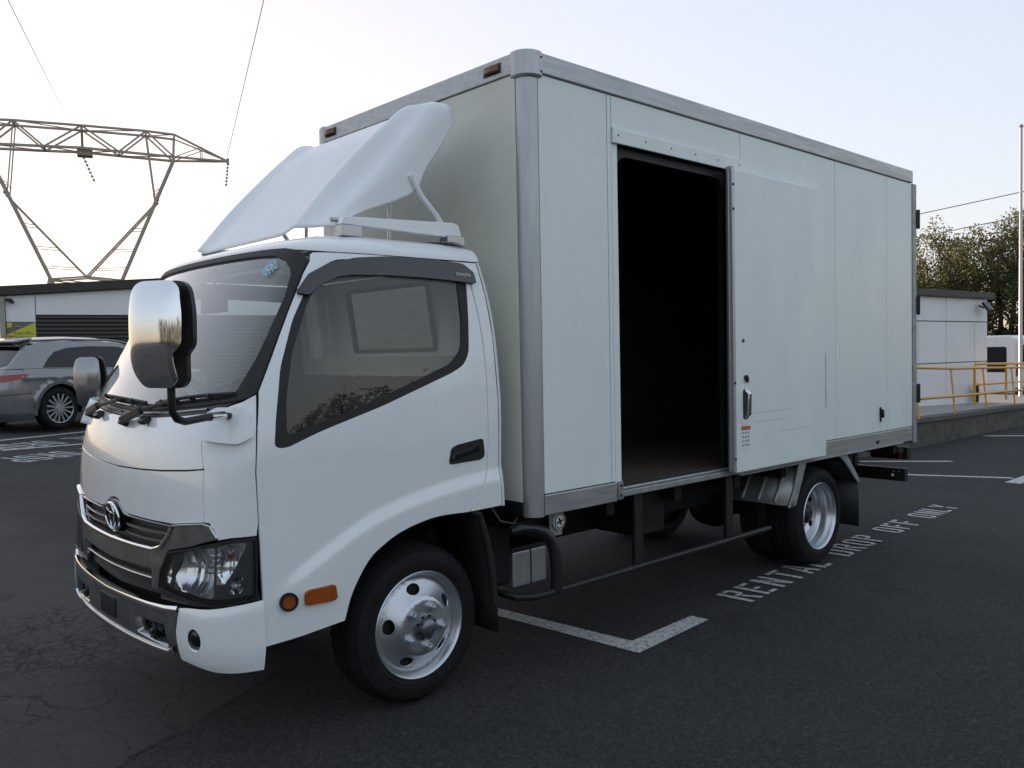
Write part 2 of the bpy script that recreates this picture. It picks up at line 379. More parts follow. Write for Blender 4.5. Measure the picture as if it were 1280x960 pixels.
def door(sgn, glassmat):
    f = (lambda p: p) if sgn > 0 else mir
    d = panel('door', f(C.px(DOOR)), PAINT, T, C.S, holes=[f(C.px(WOUT, .02))], res=.014 if sgn > 0 else .03, gap=.0034, depth=.02)
    panel('window_seal', f(C.px(WOUT, .02)), RUB, d, C.S, holes=[f(C.px(WIN, .02))], res=.03, off=-.003, depth=.015)
    panel('window', f(C.px(WIN, .02)), glassmat, d, C.S, res=.05, off=-.009, depth=0)
    panel('door_trim', f(C.px([(x+.01 if x < -1.2 else x, z) for x, z in DOOR if z > .81]+[(-1.30, .84)], .04)), TRIM, d, C.S, holes=[f(C.px(WOUT, .02))], res=.06, off=-.045, depth=0)
    panel('rain_visor', f(C.px(VIS, .02)), SMOKE, d, C.S, res=.02, off=.022, depth=.03)
    hp = rnd([(-.441, 1.022), (-.425, 1.092), (-.395, 1.104), (-.243, 1.122), (-.236, 1.040), (-.26, 1.028)], .02)
    panel('handle_recess', f(C.px(hp, .01)), BLK, d, C.S, res=.02, off=.003, depth=.01)
    g = rnd([(-.425, 1.040), (-.418, 1.062), (-.30, 1.082), (-.29, 1.064)], .008)
    panel('handle', f(C.px(g, .01)), GLOSSBLK, d, C.S, res=.02, off=.016, depth=.014)
    lk = MB(); p = Vector(C.S(f([(C.X(-.268, 1.078), 1.078)])[0][0], 1.078)); lk.cyl(p, p+Vector((0, -.012*sgn, 0)), .012, 14); lk.build('lock', BLKM, d)
    # marker lamps on the lower door
    am = rnd([(-1.150, .570), (-1.150, .616), (-1.135, .624), (-1.024, .624), (-1.015, .572), (-1.03, .564)], .008)
    panel('side_marker_lamp', f(C.px(am, .01)), AMBER, d, C.S, res=.02, off=.016, depth=.018)
    cp = [(-1.212+.034*math.cos(a), .594+.034*math.sin(a)) for a in np.linspace(0, 2*math.pi, 25)[:-1]]
    ci = [(-1.212+.025*math.cos(a), .594+.025*math.sin(a)) for a in np.linspace(0, 2*math.pi, 25)[:-1]]
    panel('reflector_rim', f(C.px(cp, .01)), BLK, d, C.S, holes=[f(C.px(ci, .01))], res=.02, off=.014, depth=.016)
    panel('reflector', f(C.px(ci, .01)), AMBER, d, C.S, res=.02, off=.008, depth=.01)
    return d
DL = door(1, GLASS); DR = door(-1, GLASS)
def letters(name, txt, size, m, parent, M, depth=.001):
    cu = bpy.data.curves.new(name, 'FONT'); cu.body = txt; cu.size = size; cu.extrude = depth; cu.align_x = 'CENTER'; cu.resolution_u = 2
    o = bpy.data.objects.new(name, cu); COL.objects.link(o)
    dg = bpy.context.evaluated_depsgraph_get(); me = bpy.data.meshes.new_from_object(o.evaluated_get(dg))
    bpy.data.objects.remove(o); me.transform(M); me.materials.clear(); me.materials.append(m)
    return link(bpy.data.objects.new(name, me), parent)
WHITET = mat('white_lettering', (.8, .8, .8), .5)
p = Vector(C.S(C.X(-.315, 1.836), 1.836))
letters('visor_lettering', 'TOYOTA', .021, WHITET, DL, Matrix.Translation(p+Vector((0, -.0245, 0))) @ Matrix.Rotation(R(2), 4, 'Z') @ Matrix.Rotation(R(84), 4, 'X'))
# rear quarter panels
REARX = [(-.145, .807), (-.152, .96), (-.150, 1.07), (-.141, 1.286), (-.150, 1.575), (-.175, 1.76), (-.21, 1.905)]
QUART = [(-.338, .804)]+REARX+[(-.33, 1.905), (-.29, 1.885), (-.262, 1.83), (-.227, 1.665), (-.212, 1.55), (-.204, 1.396), (-.208, 1.182), (-.213, 1.08), (-.227, .968), (-.27, .885)]
for f in (lambda p: p, mir):
    panel('rear_quarter', f(C.px(QUART)), PAINT, T, C.S, res=.016, gap=.0034, depth=.02)
# cab back wall with its window
rx = hermite([(z, x) for x, z in REARX])
rows = []
for z in np.linspace(.807, 1.905, 26):
    x0 = rx(z); pl = Vector(C.S(C.X(x0, z), z)); r = []
    xb = x0+.035
    for a in np.linspace(0, math.pi/2, 6): r.append((x0+.035*math.sin(a), pl.y+.035*(1-math.cos(a)), z))
    r = r+[(p[0], 2*YC-p[1], p[2]) for p in r[::-1]]
    rows.append(r)
bk = MB()
# leave the window opening: split the wide middle quad into a frame
for (z0, z1) in zip(range(25), range(1, 26)):
    bk.grid([rows[z0][:6], rows[z1][:6]]); bk.grid([rows[z0][6:], rows[z1][6:]])
xb0 = lambda z: rx(z)+.035
def backquad(y0, y1, z0, z1):
    n = 6
    bk.grid([[(xb0(z), y, z) for y in (y0, y1)] for z in np.linspace(z0, z1, n)])
yl = lambda z: C.S(C.X(rx(z), z), z)[1]+.035
def backspan(z0, z1):
    bk.grid([[(xb0(z), yl(z), z), (xb0(z), 2*YC-yl(z), z)] for z in np.linspace(z0, z1, 8)])
ZW0, ZW1, HW = 1.52, 1.845, .36
backspan(.807, ZW0); backspan(ZW1, 1.905)
bk.grid([[(xb0(z), yl(z), z), (xb0(z), YC-HW, z)] for z in np.linspace(ZW0, ZW1, 6)])
bk.grid([[(xb0(z), YC+HW, z), (xb0(z), 2*YC-yl(z), z)] for z in np.linspace(ZW0, ZW1, 6)])
CB = bk.build('cab_back_panel', PAINT, T, ang=60)
ws_ = MB(); 
for (a, b) in (((YC-HW, ZW0), (YC+HW, ZW0)), ((YC-HW, ZW1), (YC+HW, ZW1)), ((YC-HW, ZW0), (YC-HW, ZW1)), ((YC+HW, ZW0), (YC+HW, ZW1))):
    ws_.bar((xb0(a[1])-.004, a[0], a[1]), (xb0(b[1])-.004, b[0], b[1]), .018, .018)
ws_.build('rear_window_seal', RUB, CB)
MB().grid([[(xb0(z), YC-HW, z), (xb0(z), YC+HW, z)] for z in (ZW0, ZW1)]).build('rear_window', CLEARG, CB)
bx('cab_back_lining', (-.205, .14, .98), (-.195, 1.69, 1.49), HEADL, CB)
# front panels
def sym(half): return half+[(-e, z) for e, z in half[::-1] if abs(e) > 1e-6]
SEAMZ = [(0, 1.060), (.2, 1.064), (.416, 1.073), (.6, 1.086), (.696, 1.096)]
GTOP = [(.0, .931), (.05, .926), (.085, .905), (.115, .886), (.16, .879), (.35, .879), (.53, .882), (.715, .905)]
half = [(e, z) for e, z in GTOP]+[(.704, 1.0)]+[(e, z) for e, z in SEAMZ[::-1]]
fullpoly = half+[(-e, z) for e, z in half[::-1] if e > 1e-6]
panel('front_panel', C.pe(fullpoly), PAINT, T, C.S, res=.028, gap=.0032, depth=.02)
WBOT = [(0, 1.262), (.283, 1.270), (.5, 1.284), (.625, 1.296)]
half = [(e, z) for e, z in SEAMZ]+[(.668, 1.16), (.642, 1.227)]+WBOT[::-1]
fullpoly = half+[(-e, z) for e, z in half[::-1] if e > 1e-6]
panel('cowl_panel', C.pe(fullpoly), PAINT, T, C.S, res=.028, gap=.0032, depth=.02)
# corner panels (A-pillar foot to headlamp)
for f in (lambda p: p, mir):
    a = C.pe([(.715, .905), (.738, .903), (.767, .843)], closed=False); b = C.px([(-1.40, .850), (-1.316, .850), (-1.309, .90), (-1.312, 1.083), (-1.299, 1.227), (-1.282, 1.365)], closed=False)
    c = C.pe([(.762, 1.338), (.70, 1.312), (.625, 1.296), (.642, 1.227), (.668, 1.16), (.696, 1.096), (.704, 1.0)], closed=False)
    pp = a+b+c
    cpn = panel('corner_panel', f(pp), PAINT, T, C.S, res=.028, gap=.0032, depth=.02)
    mc = C.pe([(.672, 1.195), (.665, 1.285), (.70, 1.305)], closed=False)+C.px([(-1.318, 1.310), (-1.314, 1.21), (-1.36, 1.183)], closed=False)
    panel('mirror_mount_cover', f(rnd(mc, .012)), PAINT, cpn, C.S, res=.02, off=.03, depth=.04)
# black backing behind every front joint and opening
bb = C.pe([(0, .36), (.78, .36), (.80, .7), (.80, 1.0), (.78, 1.24), (.70, 1.30), (0, 1.27)], closed=False)
panel('front_bulkhead', bb+[(-u, v) for u, v in bb[::-1] if u > 1e-6], CHAS, T, C.S, res=.06, off=-.09, depth=0)
# windshield, seal, cowl grille
SO = [(0, 1.288), (.283, 1.298), (.561, 1.318), (.70, 1.334), (.750, 1.342), (.773, 1.350), (.786, 1.371), (.777, 1.487), (.769, 1.576), (.760, 1.667), (.754, 1.729), (.742, 1.82), (.740, 1.868), (.72, 1.895), (.69, 1.913), (.627, 1.925), (.516, 1.929), (.316, 1.930), (0, 1.930)]
SI = [(0, 1.304), (.283, 1.314), (.561, 1.330), (.66, 1.336), (.708, 1.346), (.731, 1.381), (.744, 1.488), (.743, 1.577), (.738, 1.668), (.734, 1.73), (.718, 1.809), (.700, 1.841), (.656, 1.878), (.594, 1.897), (.47, 1.903), (.3, 1.905), (0, 1.906)]
def closeh(h): return h+[(-e, z) for e, z in h[::-1] if e > 1e-6]
WS = panel('windshield', C.pe(closeh(SI), .03), WSGLASS, T, C.S, res=.05, off=-.006, depth=0)
panel('windshield_seal', C.pe(closeh(SO), .03), RUB, WS, C.S, holes=[C.pe(closeh(SI), .03)], res=.03, off=.003, depth=.02)
CG = [(0, 1.264), (.283, 1.272), (.5, 1.286), (.64, 1.300), (.70, 1.318), (.745, 1.345), (.70, 1.333), (.561, 1.318), (.283, 1.296), (0, 1.286)]
cg = panel('cowl_grille', C.pe([(e, z) for e, z in CG]+[(-e, z) for e, z in CG[-2:0:-1]], .03), BLK, T, C.S, res=.02, off=-.004, depth=.02)
for k in (-1, 1):
    strip('cowl_rib', C.pe([(k*.1, 1.279), (k*.35, 1.287), (k*.62, 1.309)], closed=False), .006, SATIN if k > 0 else BLK, cg, C.S, off=.004)
# windshield sticker: a ring of pale blue dashes
stk = mat('sticker_blue', (.35, .62, .8), .5); sm = MB()
e0, z0 = .60, 1.846
for k in range(14):
    a = 2*math.pi*k/14
    q = [(e0+r*math.cos(a+da), z0+r*.95*math.sin(a+da)) for r, da in ((.022, -.11), (.034, -.09), (.034, .09), (.022, .11))]
    P = [Vector(C.S(C.E(e, z), z))+Vector((-.004, -.002, .003)) for e, z in q]; sm.add(P, [(0, 1, 2, 3)])
for k in range(12):
    a, b = 2*math.pi*k/12, 2*math.pi*(k+1)/12
    q = [(e0+r*math.cos(t), z0+r*.95*math.sin(t)) for r, t in ((.009, a), (.017, a), (.017, b), (.009, b))]
    sm.add([Vector(C.S(C.E(e, z), z))+Vector((-.004, -.002, .003)) for e, z in q], [(0, 1, 2, 3)])
sm.build('sticker', stk, WS, fix=False)
# wipers and washer nozzles
def wiper(ep, zp, ea, za, b0, b1):
    on = lambda e, z, o: Vector(C.S(C.E(e, z), z))+Vector((-.89, 0, .45))*o
    w = MB(); w.cyl(on(ep, zp, -.02), on(ep, zp, .035), .017, 14)
    w.bar(on(ep, zp, .028), on(ep+(ea-ep)*.45, zp+(za-zp)*.5, .035), .02, .03); w.bar(on(ep+(ea-ep)*.43, zp+(za-zp)*.48, .035), on(ea, za, .03), .008, .016)
    W = w.build('wiper', BLK, T, bevel=.003)
    b = MB(); n = 9
    pts = [on(b0[0]+(b1[0]-b0[0])*i/n, b0[1]+(b1[1]-b0[1])*i/n, .012+.012*math.sin(math.pi*i/n)) for i in range(n+1)]
    b.tube(pts, .007, 6)
    pts = [on(b0[0]+(b1[0]-b0[0])*i/n, b0[1]+(b1[1]-b0[1])*i/n-.006, .004) for i in range(n+1)]
    b.tube(pts, .006, 6); 
    for i in (1, 3, 5, 7): b.bar(pts[i], Vector(pts[i])+Vector((-.02, 0, .016)), .012, .014)
    b.build('wiper_blade', RUB, W)
wiper(.02, 1.235, .42, 1.325, (.26, 1.318), (.735, 1.362))
wiper(-.56, 1.245, -.12, 1.315, (-.42, 1.335), (.16, 1.318))
for e, z in ((.22, 1.245), (-.36, 1.243)):
    p = Vector(C.S(C.E(e, z), z)); n = MB(); n.obox(p+Vector((-.012, 0, .012)), (.02, .026, .012), Matrix.Rotation(R(-35), 3, 'Y')); n.build('washer_nozzle', BLK, T, bevel=.006)
# ------------------------------------------------ grille
GRH = [(0, .915), (.085, .895), (.12, .873), (.528, .873), (.505, .84), (.446, .792), (.38, .778), (.08, .772), (0, .771)]
gmask = [(0, .924), (.05, .919), (.082, .900), (.112, .881), (.16, .874), (.535, .876), (.72, .899), (.752, .890), (.767, .850), (.64, .812), (.515, .786), (.458, .70), (.443, .628), (.418, .630), (.412, .694), (.38, .702), (.08, .690), (0, .688)]
GR = panel('grille_surround', C.pe(closeh(gmask), .02), DARKCHR, T, C.S, holes=[C.pe(closeh(GRH), .02)], res=.02, off=.004, depth=.03)
pth = [(.535, .874), (.512, .838), (.46, .790), (.40, .773), (.25, .769), (0, .766)]
strip('chrome_lip', C.pe(pth+[(-e, z) for e, z in pth[-2::-1]], .02, closed=False), .020, CHROME, GR, C.S, off=.012, thick=.02)
for k in (1, -1):
    strip('chrome_lip', C.pe([(k*.535, .877), (k*.62, .889), (k*.715, .900), (k*.742, .893), (k*.765, .853)], .02, closed=False), .009, CHROME, GR, C.S, off=.011, thick=.016)
    strip('grille_slat', C.pe([(k*.12, .838), (k*.3, .836), (k*.475, .842)], closed=False), .010, SATIN, GR, C.S, off=-.008, thick=.012)
    strip('grille_slat', C.pe([(k*.12, .806), (k*.3, .803), (k*.44, .810)], closed=False), .009, SATIN, GR, C.S, off=-.010, thick=.012)
    strip('grille_slat', C.pe([(k*.0, .660), (k*.2, .662), (k*.41, .667)], closed=False), .013, SATIN, GR, C.S, off=-.006, thick=.014)
    strip('grille_edge', C.pe([(k*.408, .63), (k*.405, .70)], closed=False), .012, SATIN, GR, C.S, off=.007, thick=.02)
panel('grille_backing', C.pe(closeh([(0, .92), (.10, .88), (.53, .876), (.46, .79), (.44, .6), (0, .58)]), .03), BLKM, GR, C.S, res=.04, off=-.034, depth=0)
# emblem
em = MB(); ce = Vector((C.xf(.853)-.006, YC, .853)); tilt = Matrix.Rotation(R(-4), 3, 'Y')
def ell(a, b, cz, r, mb, w=None):
    pts = [ce+tilt@Vector((0, a*math.cos(t), cz+b*math.sin(t))) for t in np.linspace(0, 2*math.pi, 41)]
    mb.tube(pts, r, 8, caps=False)
ell(.080, .057, 0, .0052, em); ell(.027, .054, -.001, .0042, em); ell(.053, .019, .033, .0042, em)
disc = MB(); ring = []
for t in np.linspace(0, 2*math.pi, 41)[:-1]: ring.append(ce+tilt@Vector((.005, .090*math.cos(t), .066*math.sin(t))))
ring2 = [q+Vector((.03, 0, 0)) for q in ring]; n = len(ring)
disc.add(ring+ring2, [tuple(range(n))]+[(i, (i+1) % n, n+(i+1) % n, n+i) for i in range(n)])
disc.build('emblem_plate', GLOSSBLK, GR); em.build('emblem', CHROME, GR)
# ------------------------------------------------ headlamps
HL = [(.452, .632), (.46, .70), (.512, .780), (.64, .807), (.767, .838)]
for f in (lambda p: p, mir):
    outl = C.pe(HL, .02, closed=False)+C.px([(-1.40, .846), (-1.318, .846), (-1.320, .73), (-1.324, .624), (-1.42, .612)], .02, closed=False)+C.pe([(.763, .607), (.66, .612), (.55, .622)], .02, closed=False)
    Hh = panel('headlight', f(outl), LENS, T, C.S, res=.03, off=.006, depth=.0)
    inn = inset(outl, .008)
    main = C.pe(rnd([(.528, .636), (.540, .700), (.572, .782), (.66, .806), (.752, .816), (.754, .636), (.70, .628)], .012), .015)
    inner = C.pe(rnd([(.475, .650), (.486, .720), (.512, .752), (.532, .750), (.520, .700), (.512, .648)], .006), .015)
    tA, tB = C.E(.755, .75), C.X(-1.345, .75)
    sig = rnd([(tA+.006, .684), (tA+.006, .818), (tA+.5*(tB-tA), .832), (tA+.92*(tB-tA), .828), (tA+.86*(tB-tA), .800), (tA+.60*(tB-tA), .735), (tA+.3*(tB-tA), .682)], .010)
    low = rnd([(tA+.45*(tB-tA), .645), (tA+.5*(tB-tA), .70), (tA+.86*(tB-tA), .715), (tA+.86*(tB-tA), .650)], .008)
    panel('headlight_rim', f(outl), BLK, Hh, C.S, holes=[f(inn)], res=.02, off=.008, depth=.03)
    panel('bezel', f(inn), HLB, Hh, C.S, holes=[f(main), f(inner), f(sig), f(low)], res=.02, off=-.014, depth=.02)
    def bowl(poly, dep):
        us = [p[0] for p in poly]; vs_ = [p[1] for p in poly]; uc, vc = (min(us)+max(us))/2, (min(vs_)+max(vs_))/2; uw, vw = (max(us)-min(us))/2, (max(vs_)-min(vs_))/2
        def SS(u, v):
            s = 1 if u >= 0 else -1
            k = ((abs(u)-uc)/uw)**2+((v-vc)/vw)**2
            p = Vector(C.S(u, v)); q = Vector(C.S(u+.002, v))-Vector(C.S(u-.002, v)); r = Vector(C.S(u, v+.002))-Vector(C.S(u, v-.002)); nn = q.cross(r).normalized()
            return tuple(p-nn*(.016+dep*max(0, 1-k)+.0022*math.sin((abs(u)-uc)/uw*17)*max(0, 1-k)+.0016*math.sin((v-vc)/vw*9)*max(0, 1-k)))
        return SS
    panel('reflector_bowl', f(main), REFL, Hh, bowl(main, .045), res=.012, depth=0)
    panel('reflector_bowl', f(inner), REFL, Hh, bowl(inner, .012), res=.01, depth=0)
    panel('signal_bowl', f(sig), REFL, Hh, bowl(sig, .022), res=.012, depth=0)
    panel('side_bowl', f(low), SATIN, Hh, bowl(low, .02), res=.012, depth=0)
    for zz in (.668, .692):
        strip('reflector_fin', f([(tA+.56*(tB-tA), zz), (tA+.84*(tB-tA), zz+.004)]), .006, CHROME, Hh, C.S, off=-.012)
    for zz in (.725, .745, .765, .785):
        strip('lens_rib', f([(tA-.03, zz), (tA+.26*(tB-tA), zz+.005)]), .004, SATIN, Hh, C.S, off=-.010)
    sg = 1 if f([(1, 0)])[0][0] > 0 else -1
    pa = Vector(C.S(sg*(tA+.42*(tB-tA)), .785)); bl = MB(); bl.lathe([(.001, 0), (.010, .003), (.013, .012), (.012, .026), (.014, .05)], pa+Vector((.012, .012*sg, 0)), (.5, .8*sg, .1), 14); bl.build('indicator_bulb', AMBER, Hh)
# ------------------------------------------------ bumper
hole = rnd([(.288, .438), (.278, .503), (.515, .512), (.535, .43), (.50, .425)], .01)
bcen = [(0, .392), (.3, .391), (.52, .394), (.592, .404), (.585, .50), (.605, .588), (.53, .580), (.40, .574), (0, .566)]
hl = B.pe(hole, .02)
BM = panel('bumper', B.pe(closeh(bcen), .03), DARKCHR, T, B.S, holes=[hl, mir(hl)], res=.022, depth=.04)
pt = [(.60, .581), (.52, .572), (.40, .566), (0, .557)]
strip('bumper_top_lip', B.pe(pt+[(-e, z) for e, z in pt[-2::-1]], closed=False), .022, CHROME, BM, B.S, off=.006, thick=.02)
pt = [(.578, .432), (.562, .417), (.535, .409), (.45, .405), (.25, .402), (0, .402)]
strip('bumper_lower_lip', B.pe(pt+[(-e, z) for e, z in pt[-2::-1]], closed=False), .024, CHROME, BM, B.S, off=.010, thick=.02)
panel('bumper_recess', B.pe(closeh([(0, .42), (.55, .42), (.55, .52), (0, .52)]), .03), BLK, BM, B.S, res=.04, off=-.045, depth=0)
for k in (-1, 1):
    p = Vector(B.S(B.E(k*.40, .47), .47)); th = MB(); pts = [p+Vector((.012, .03*math.cos(a), .03*math.sin(a))) for a in np.linspace(0, 2*math.pi, 17)]
    th.tube(pts, .006, 6, caps=False); th.bar(p+Vector((.04, 0, -.03)), p+Vector((.01, 0, .0)), .02, .02); th.build('tow_hook', BLKM, BM)
panel('plate_bracket', B.pe([(-.085, .452), (.085, .452), (.085, .532), (-.085, .532)], .02), BLKM, BM, B.S, res=.03, off=.006, depth=.008)
for f, sg in ((lambda p: p, 1), (mir, -1)):
    fc = [(B.E(.695, .483)+.036*math.cos(a), .483+.042*math.sin(a)) for a in np.linspace(0, 2*math.pi, 29)[:-1]]
    bc = B.pe([(.598, .402), (.60, .392), (.70, .378), (.76, .366)], closed=False)+B.px([(-1.38, .360), (-1.303, .357), (-1.300, .45), (-1.302, .618), (-1.40, .612)], closed=False)+B.pe([(.75, .602), (.66, .596), (.612, .590), (.592, .50)], closed=False)
    BC = panel('bumper_corner', f(bc), PAINT, T, B.S, holes=[f(fc)], res=.02, gap=.002, depth=.05)
    rim = [(B.E(.695, .483)+.05*math.cos(a), .483+.058*math.sin(a)) for a in np.linspace(0, 2*math.pi, 29)[:-1]]
    pc = Vector(B.S(sg*B.E(.695, .483), .483)); dirv = Vector((-.86, -.5*sg, 0))
    fl = MB(); fl.lathe([(.04, -.045), (.039, -.02), (.036, -.012), (.030, -.016), (.02, -.012), (.001, -.010)], pc, dirv, 28); fl.build('fog_lamp', GLOSSBLK, BC)
    fl = MB(); fl.bar(pc+dirv*-.008+Vector((0, -.02*sg*0, -.0)), pc+dirv*-.008+Vector((.02, -.03*sg, 0)), .004, .01)
    # black filler under the lamp
    fp = C.pe([(.44, .59), (.66, .598), (.75, .604)], closed=False)+C.px([(-1.40, .612), (-1.31, .617), (-1.312, .64)], closed=False)+C.pe([(.75, .63), (.55, .64), (.44, .66)], closed=False)
    panel('lamp_filler', f(fp), BLK, BC, C.S, res=.03, off=-.012, depth=.02)
# ------------------------------------------------ roof
rb = []; ts = list(np.linspace(0, C.X(-.21, 1.905), 60))
def zb_(t): return 1.930-.022*sstep((abs(t)-.55)/.35)
L_ = [Vector(C.S(t, zb_(t))) for t in ts]
xbk = xb0(1.905)
corner = [Vector((L_[-1].x+.035*math.sin(a), L_[-1].y+.035*(1-math.cos(a)), 1.908)) for a in np.linspace(0, math.pi/2, 6)[1:]]
left = L_+corner; midb = [Vector((xbk, y, 1.908)) for y in np.linspace(left[-1].y, YC, 14)[1:]]
halfo = left+midb; outl = halfo+[Vector((p.x, 2*YC-p.y, p.z)) for p in halfo[-2:0:-1]]
n = len(outl); nrm = []
for i in range(n):
    t = outl[(i+1) % n]-outl[i-1]; q = Vector((-t.y, t.x, 0)); q.normalize()
    if q.dot(Vector((-.6, YC, 0))-Vector((outl[i].x, outl[i].y, 0))) < 0: q = -q
    nrm.append(q)
rings = []
for a in np.linspace(0, math.pi/2, 12):
    ring = []
    for p, q in zip(outl, nrm):
        front = sstep((-.75-p.x)/.35)
        ins = (.15+.14*front)*(1-math.cos(a)); ring.append((p.x+q.x*ins, p.y+q.y*ins, p.z+(1.995-p.z)*math.sin(a)))
    rings.append(ring+[ring[0]])
rf = MB(); rf.grid(rings); last = rings[-1][:-1]; k = len(rf.v)
rf.v += last+[(p[0]*.5-.35, YC+(p[1]-YC)*.5, 2.012) for p in last]
for i in range(n): rf.f.append((k+i, k+(i+1) % n, k+n+(i+1) % n, k+n+i))
rf.f.append(tuple(k+n+i for i in range(n)))
ROOF = rf.build('roof', PAINT, T, ang=60)
for s in (1, -1):      # roof rails that carry the deflector
    yy = YC-s*.665
    rl = MB(); rl.prism([(-.84, 2.035), (-.83, 2.068), (-.255, 2.092), (-.225, 2.085), (-.205, 2.04), (-.21, 2.022)], 1, yy-.02, yy+.02)
    RL = rl.build('roof_rail', PAINT, T, bevel=.005)
    for x in (-.80, -.25):
        MB().box(x-.05, yy-.035, 1.985, x+.05, yy+.03, 2.032).build('rail_foot', SATIN, RL, bevel=.004)
    MB().tube([(-.30, yy, 2.07), (-.33, yy+.005*s, 2.12), (-.40, yy+.02*s, 2.20), (-.45, yy+.03*s, 2.29)], .012, 8).build('rail_strut', PAINT, RL)
    MB().tube([(-.76, yy+.03*s, 2.055), (-.85, yy+.05*s, 2.06)], .012, 8).build('rail_pin', SATIN, RL)
    MB().tube([(-.40, yy+.28*s, 1.99), (-.38, yy+.28*s, 2.45)], .009, 8).build('rail_stay', PAINT, RL)
# wind deflector
def pl_(*q): return hermite([(a, b) for a, b, c in q]), hermite([(a, c) for a, b, c in q])
DM = pl_((0, -.95, 2.012), (.25, -.76, 2.212), (.5, -.62, 2.368), (.75, -.48, 2.510), (1, -.33, 2.618))
DC = pl_((0, -.945, 2.034), (.25, -.765, 2.247), (.5, -.615, 2.402), (.75, -.465, 2.545), (.93, -.345, 2.640), (1, -.30, 2.648))
DF = pl_((0, -.88, 2.034), (.25, -.715, 2.192), (.5, -.555, 2.350), (.75, -.385, 2.535), (.93, -.265, 2.655), (1, -.21, 2.655))
DB_ = pl_((0, -.85, 2.026), (.25, -.70, 2.106), (.5, -.52, 2.172), (.7, -.415, 2.230), (.8, -.37, 2.315), (.9, -.275, 2.44), (1, -.185, 2.575))
def defl(u, v):
    s = 1 if u >= 0 else -1; a = abs(u)
    g = lambda q: Vector((q[0](v), 0, q[1](v)))
    m_, c_, f_, b_ = g(DM), g(DC), g(DF), g(DB_); k_ = math.sin(math.pi*min(1, v*1.15))
    val = c_.lerp(f_, .5)+Vector((.018, 0, -.030))*k_
    keys = [(0, m_, 0), (.26, m_, .32), (.34, m_.lerp(c_, .10), .385), (.42, m_.lerp(c_, .55), .435), (.47, m_.lerp(c_, .92), .466), (.50, c_, .484), (.56, val, .522), (.62, f_, .572), (.67, f_.lerp(b_, .10), .600), (.78, f_.lerp(b_, .40), .620), (1.0, b_, .628)]
    f = [hermite([(k[0], c(k)) for k in keys]) for c in (lambda k: k[1].x, lambda k: k[1].z, lambda k: k[2])]
    return (f[0](a), YC-s*f[2](a), f[1](a))
us = sorted(set(list(np.linspace(-1, 1, 101))+[-.26, .26])); vs2 = list(np.linspace(0, 1, 44))
WD = MB().grid([[defl(u, v) for u in us] for v in vs2]).build('wind_deflector', DEFW, T, ang=70, solid=.007)
# ------------------------------------------------ mirrors
def mirror(sgn, loc, rot, sc=1):
    root = empty('wing_mirror', loc, 0, T); root.scale = (sc, sc, sc)
    rotm = Matrix.Rotation(R(rot*sgn), 3, 'Z')
    # outline of the housing seen from the front (local y outward = -sgn, z up)
    o = rnd([(-.085, .345), (.085, .345), (.100, .25), (.098, .140), (.072, .112), (.072, .025), (.05, .005), (-.05, .005), (-.085, .06), (-.105, .15), (-.1, .25)], [.05, .045, .03, .02, .01, .015, .01, .02, .04, .05, .05], 6)
    def shell(y, z):
        fy = max(0., 1-abs(y/.125)**3.2); fz = max(0., 1-abs((z-.175)/.20)**3.0)
        return tuple(rotm@Vector((-.022-.060*fy*fz, -sgn*y, z)))
    panel('mirror_shell', o, CHROME if sgn > 0 else DARKCHR, root, shell, res=.010, depth=.022, flip=sgn)  # right shell is the same chrome, its dark reflections put into the colour
    oi = inset(o, .006)
    def ringf(p, x): return [rotm@Vector((x, -sgn*y, z)) for y, z in p]
    og = inset(o, -.002)
    mb = MB(); rows = [ringf(o, -.001), ringf(og, .0), ringf(og, .020), ringf(oi, .026), ringf(inset(o, .008), .018)]; mb.grid([r+[r[0]] for r in rows]); mb.build('mirror_rim', BLK, root, ang=50)
    mb = MB(); r = ringf(inset(o, .008), .019); mb.add(r, [tuple(range(len(r)))]); mb.build('mirror_glass', mat('mirror_silver', (.9, .9, .9), .02, 1), root)
    ex = Vector(C.S(sgn*C.X(-1.36, 1.28), 1.285))-Vector(root.location); ex = ex/root.scale[0]
    mb = MB(); a0 = Vector((.012, -sgn*-.005, .02)); P0 = a0; P3 = ex
    pts = [Vector((.012, .005*sgn, .05)), Vector((.012, .008*sgn, -.04)), Vector((.016, .012*sgn, -.075)), Vector((.035, .025*sgn, -.10)), Vector((.07, .05*sgn, -.112)), ex.lerp(Vector((.07, .05*sgn, -.112)), .35)+Vector((0, 0, .01)), ex]
    mb.tube(pts, .013, 10); mb.build('mirror_arm', BLK, root, ang=80)
    mb = MB(); mb.cyl(pts[5].lerp(pts[4], .25), pts[5].lerp(pts[6], .35), .016, 12); mb.build('arm_collar', CHROME, root)
    return root
mirror(1, (-1.664, YC-.945, 1.40), 30); mirror(-1, (-1.325, YC+.935, 1.262), -38, .74)
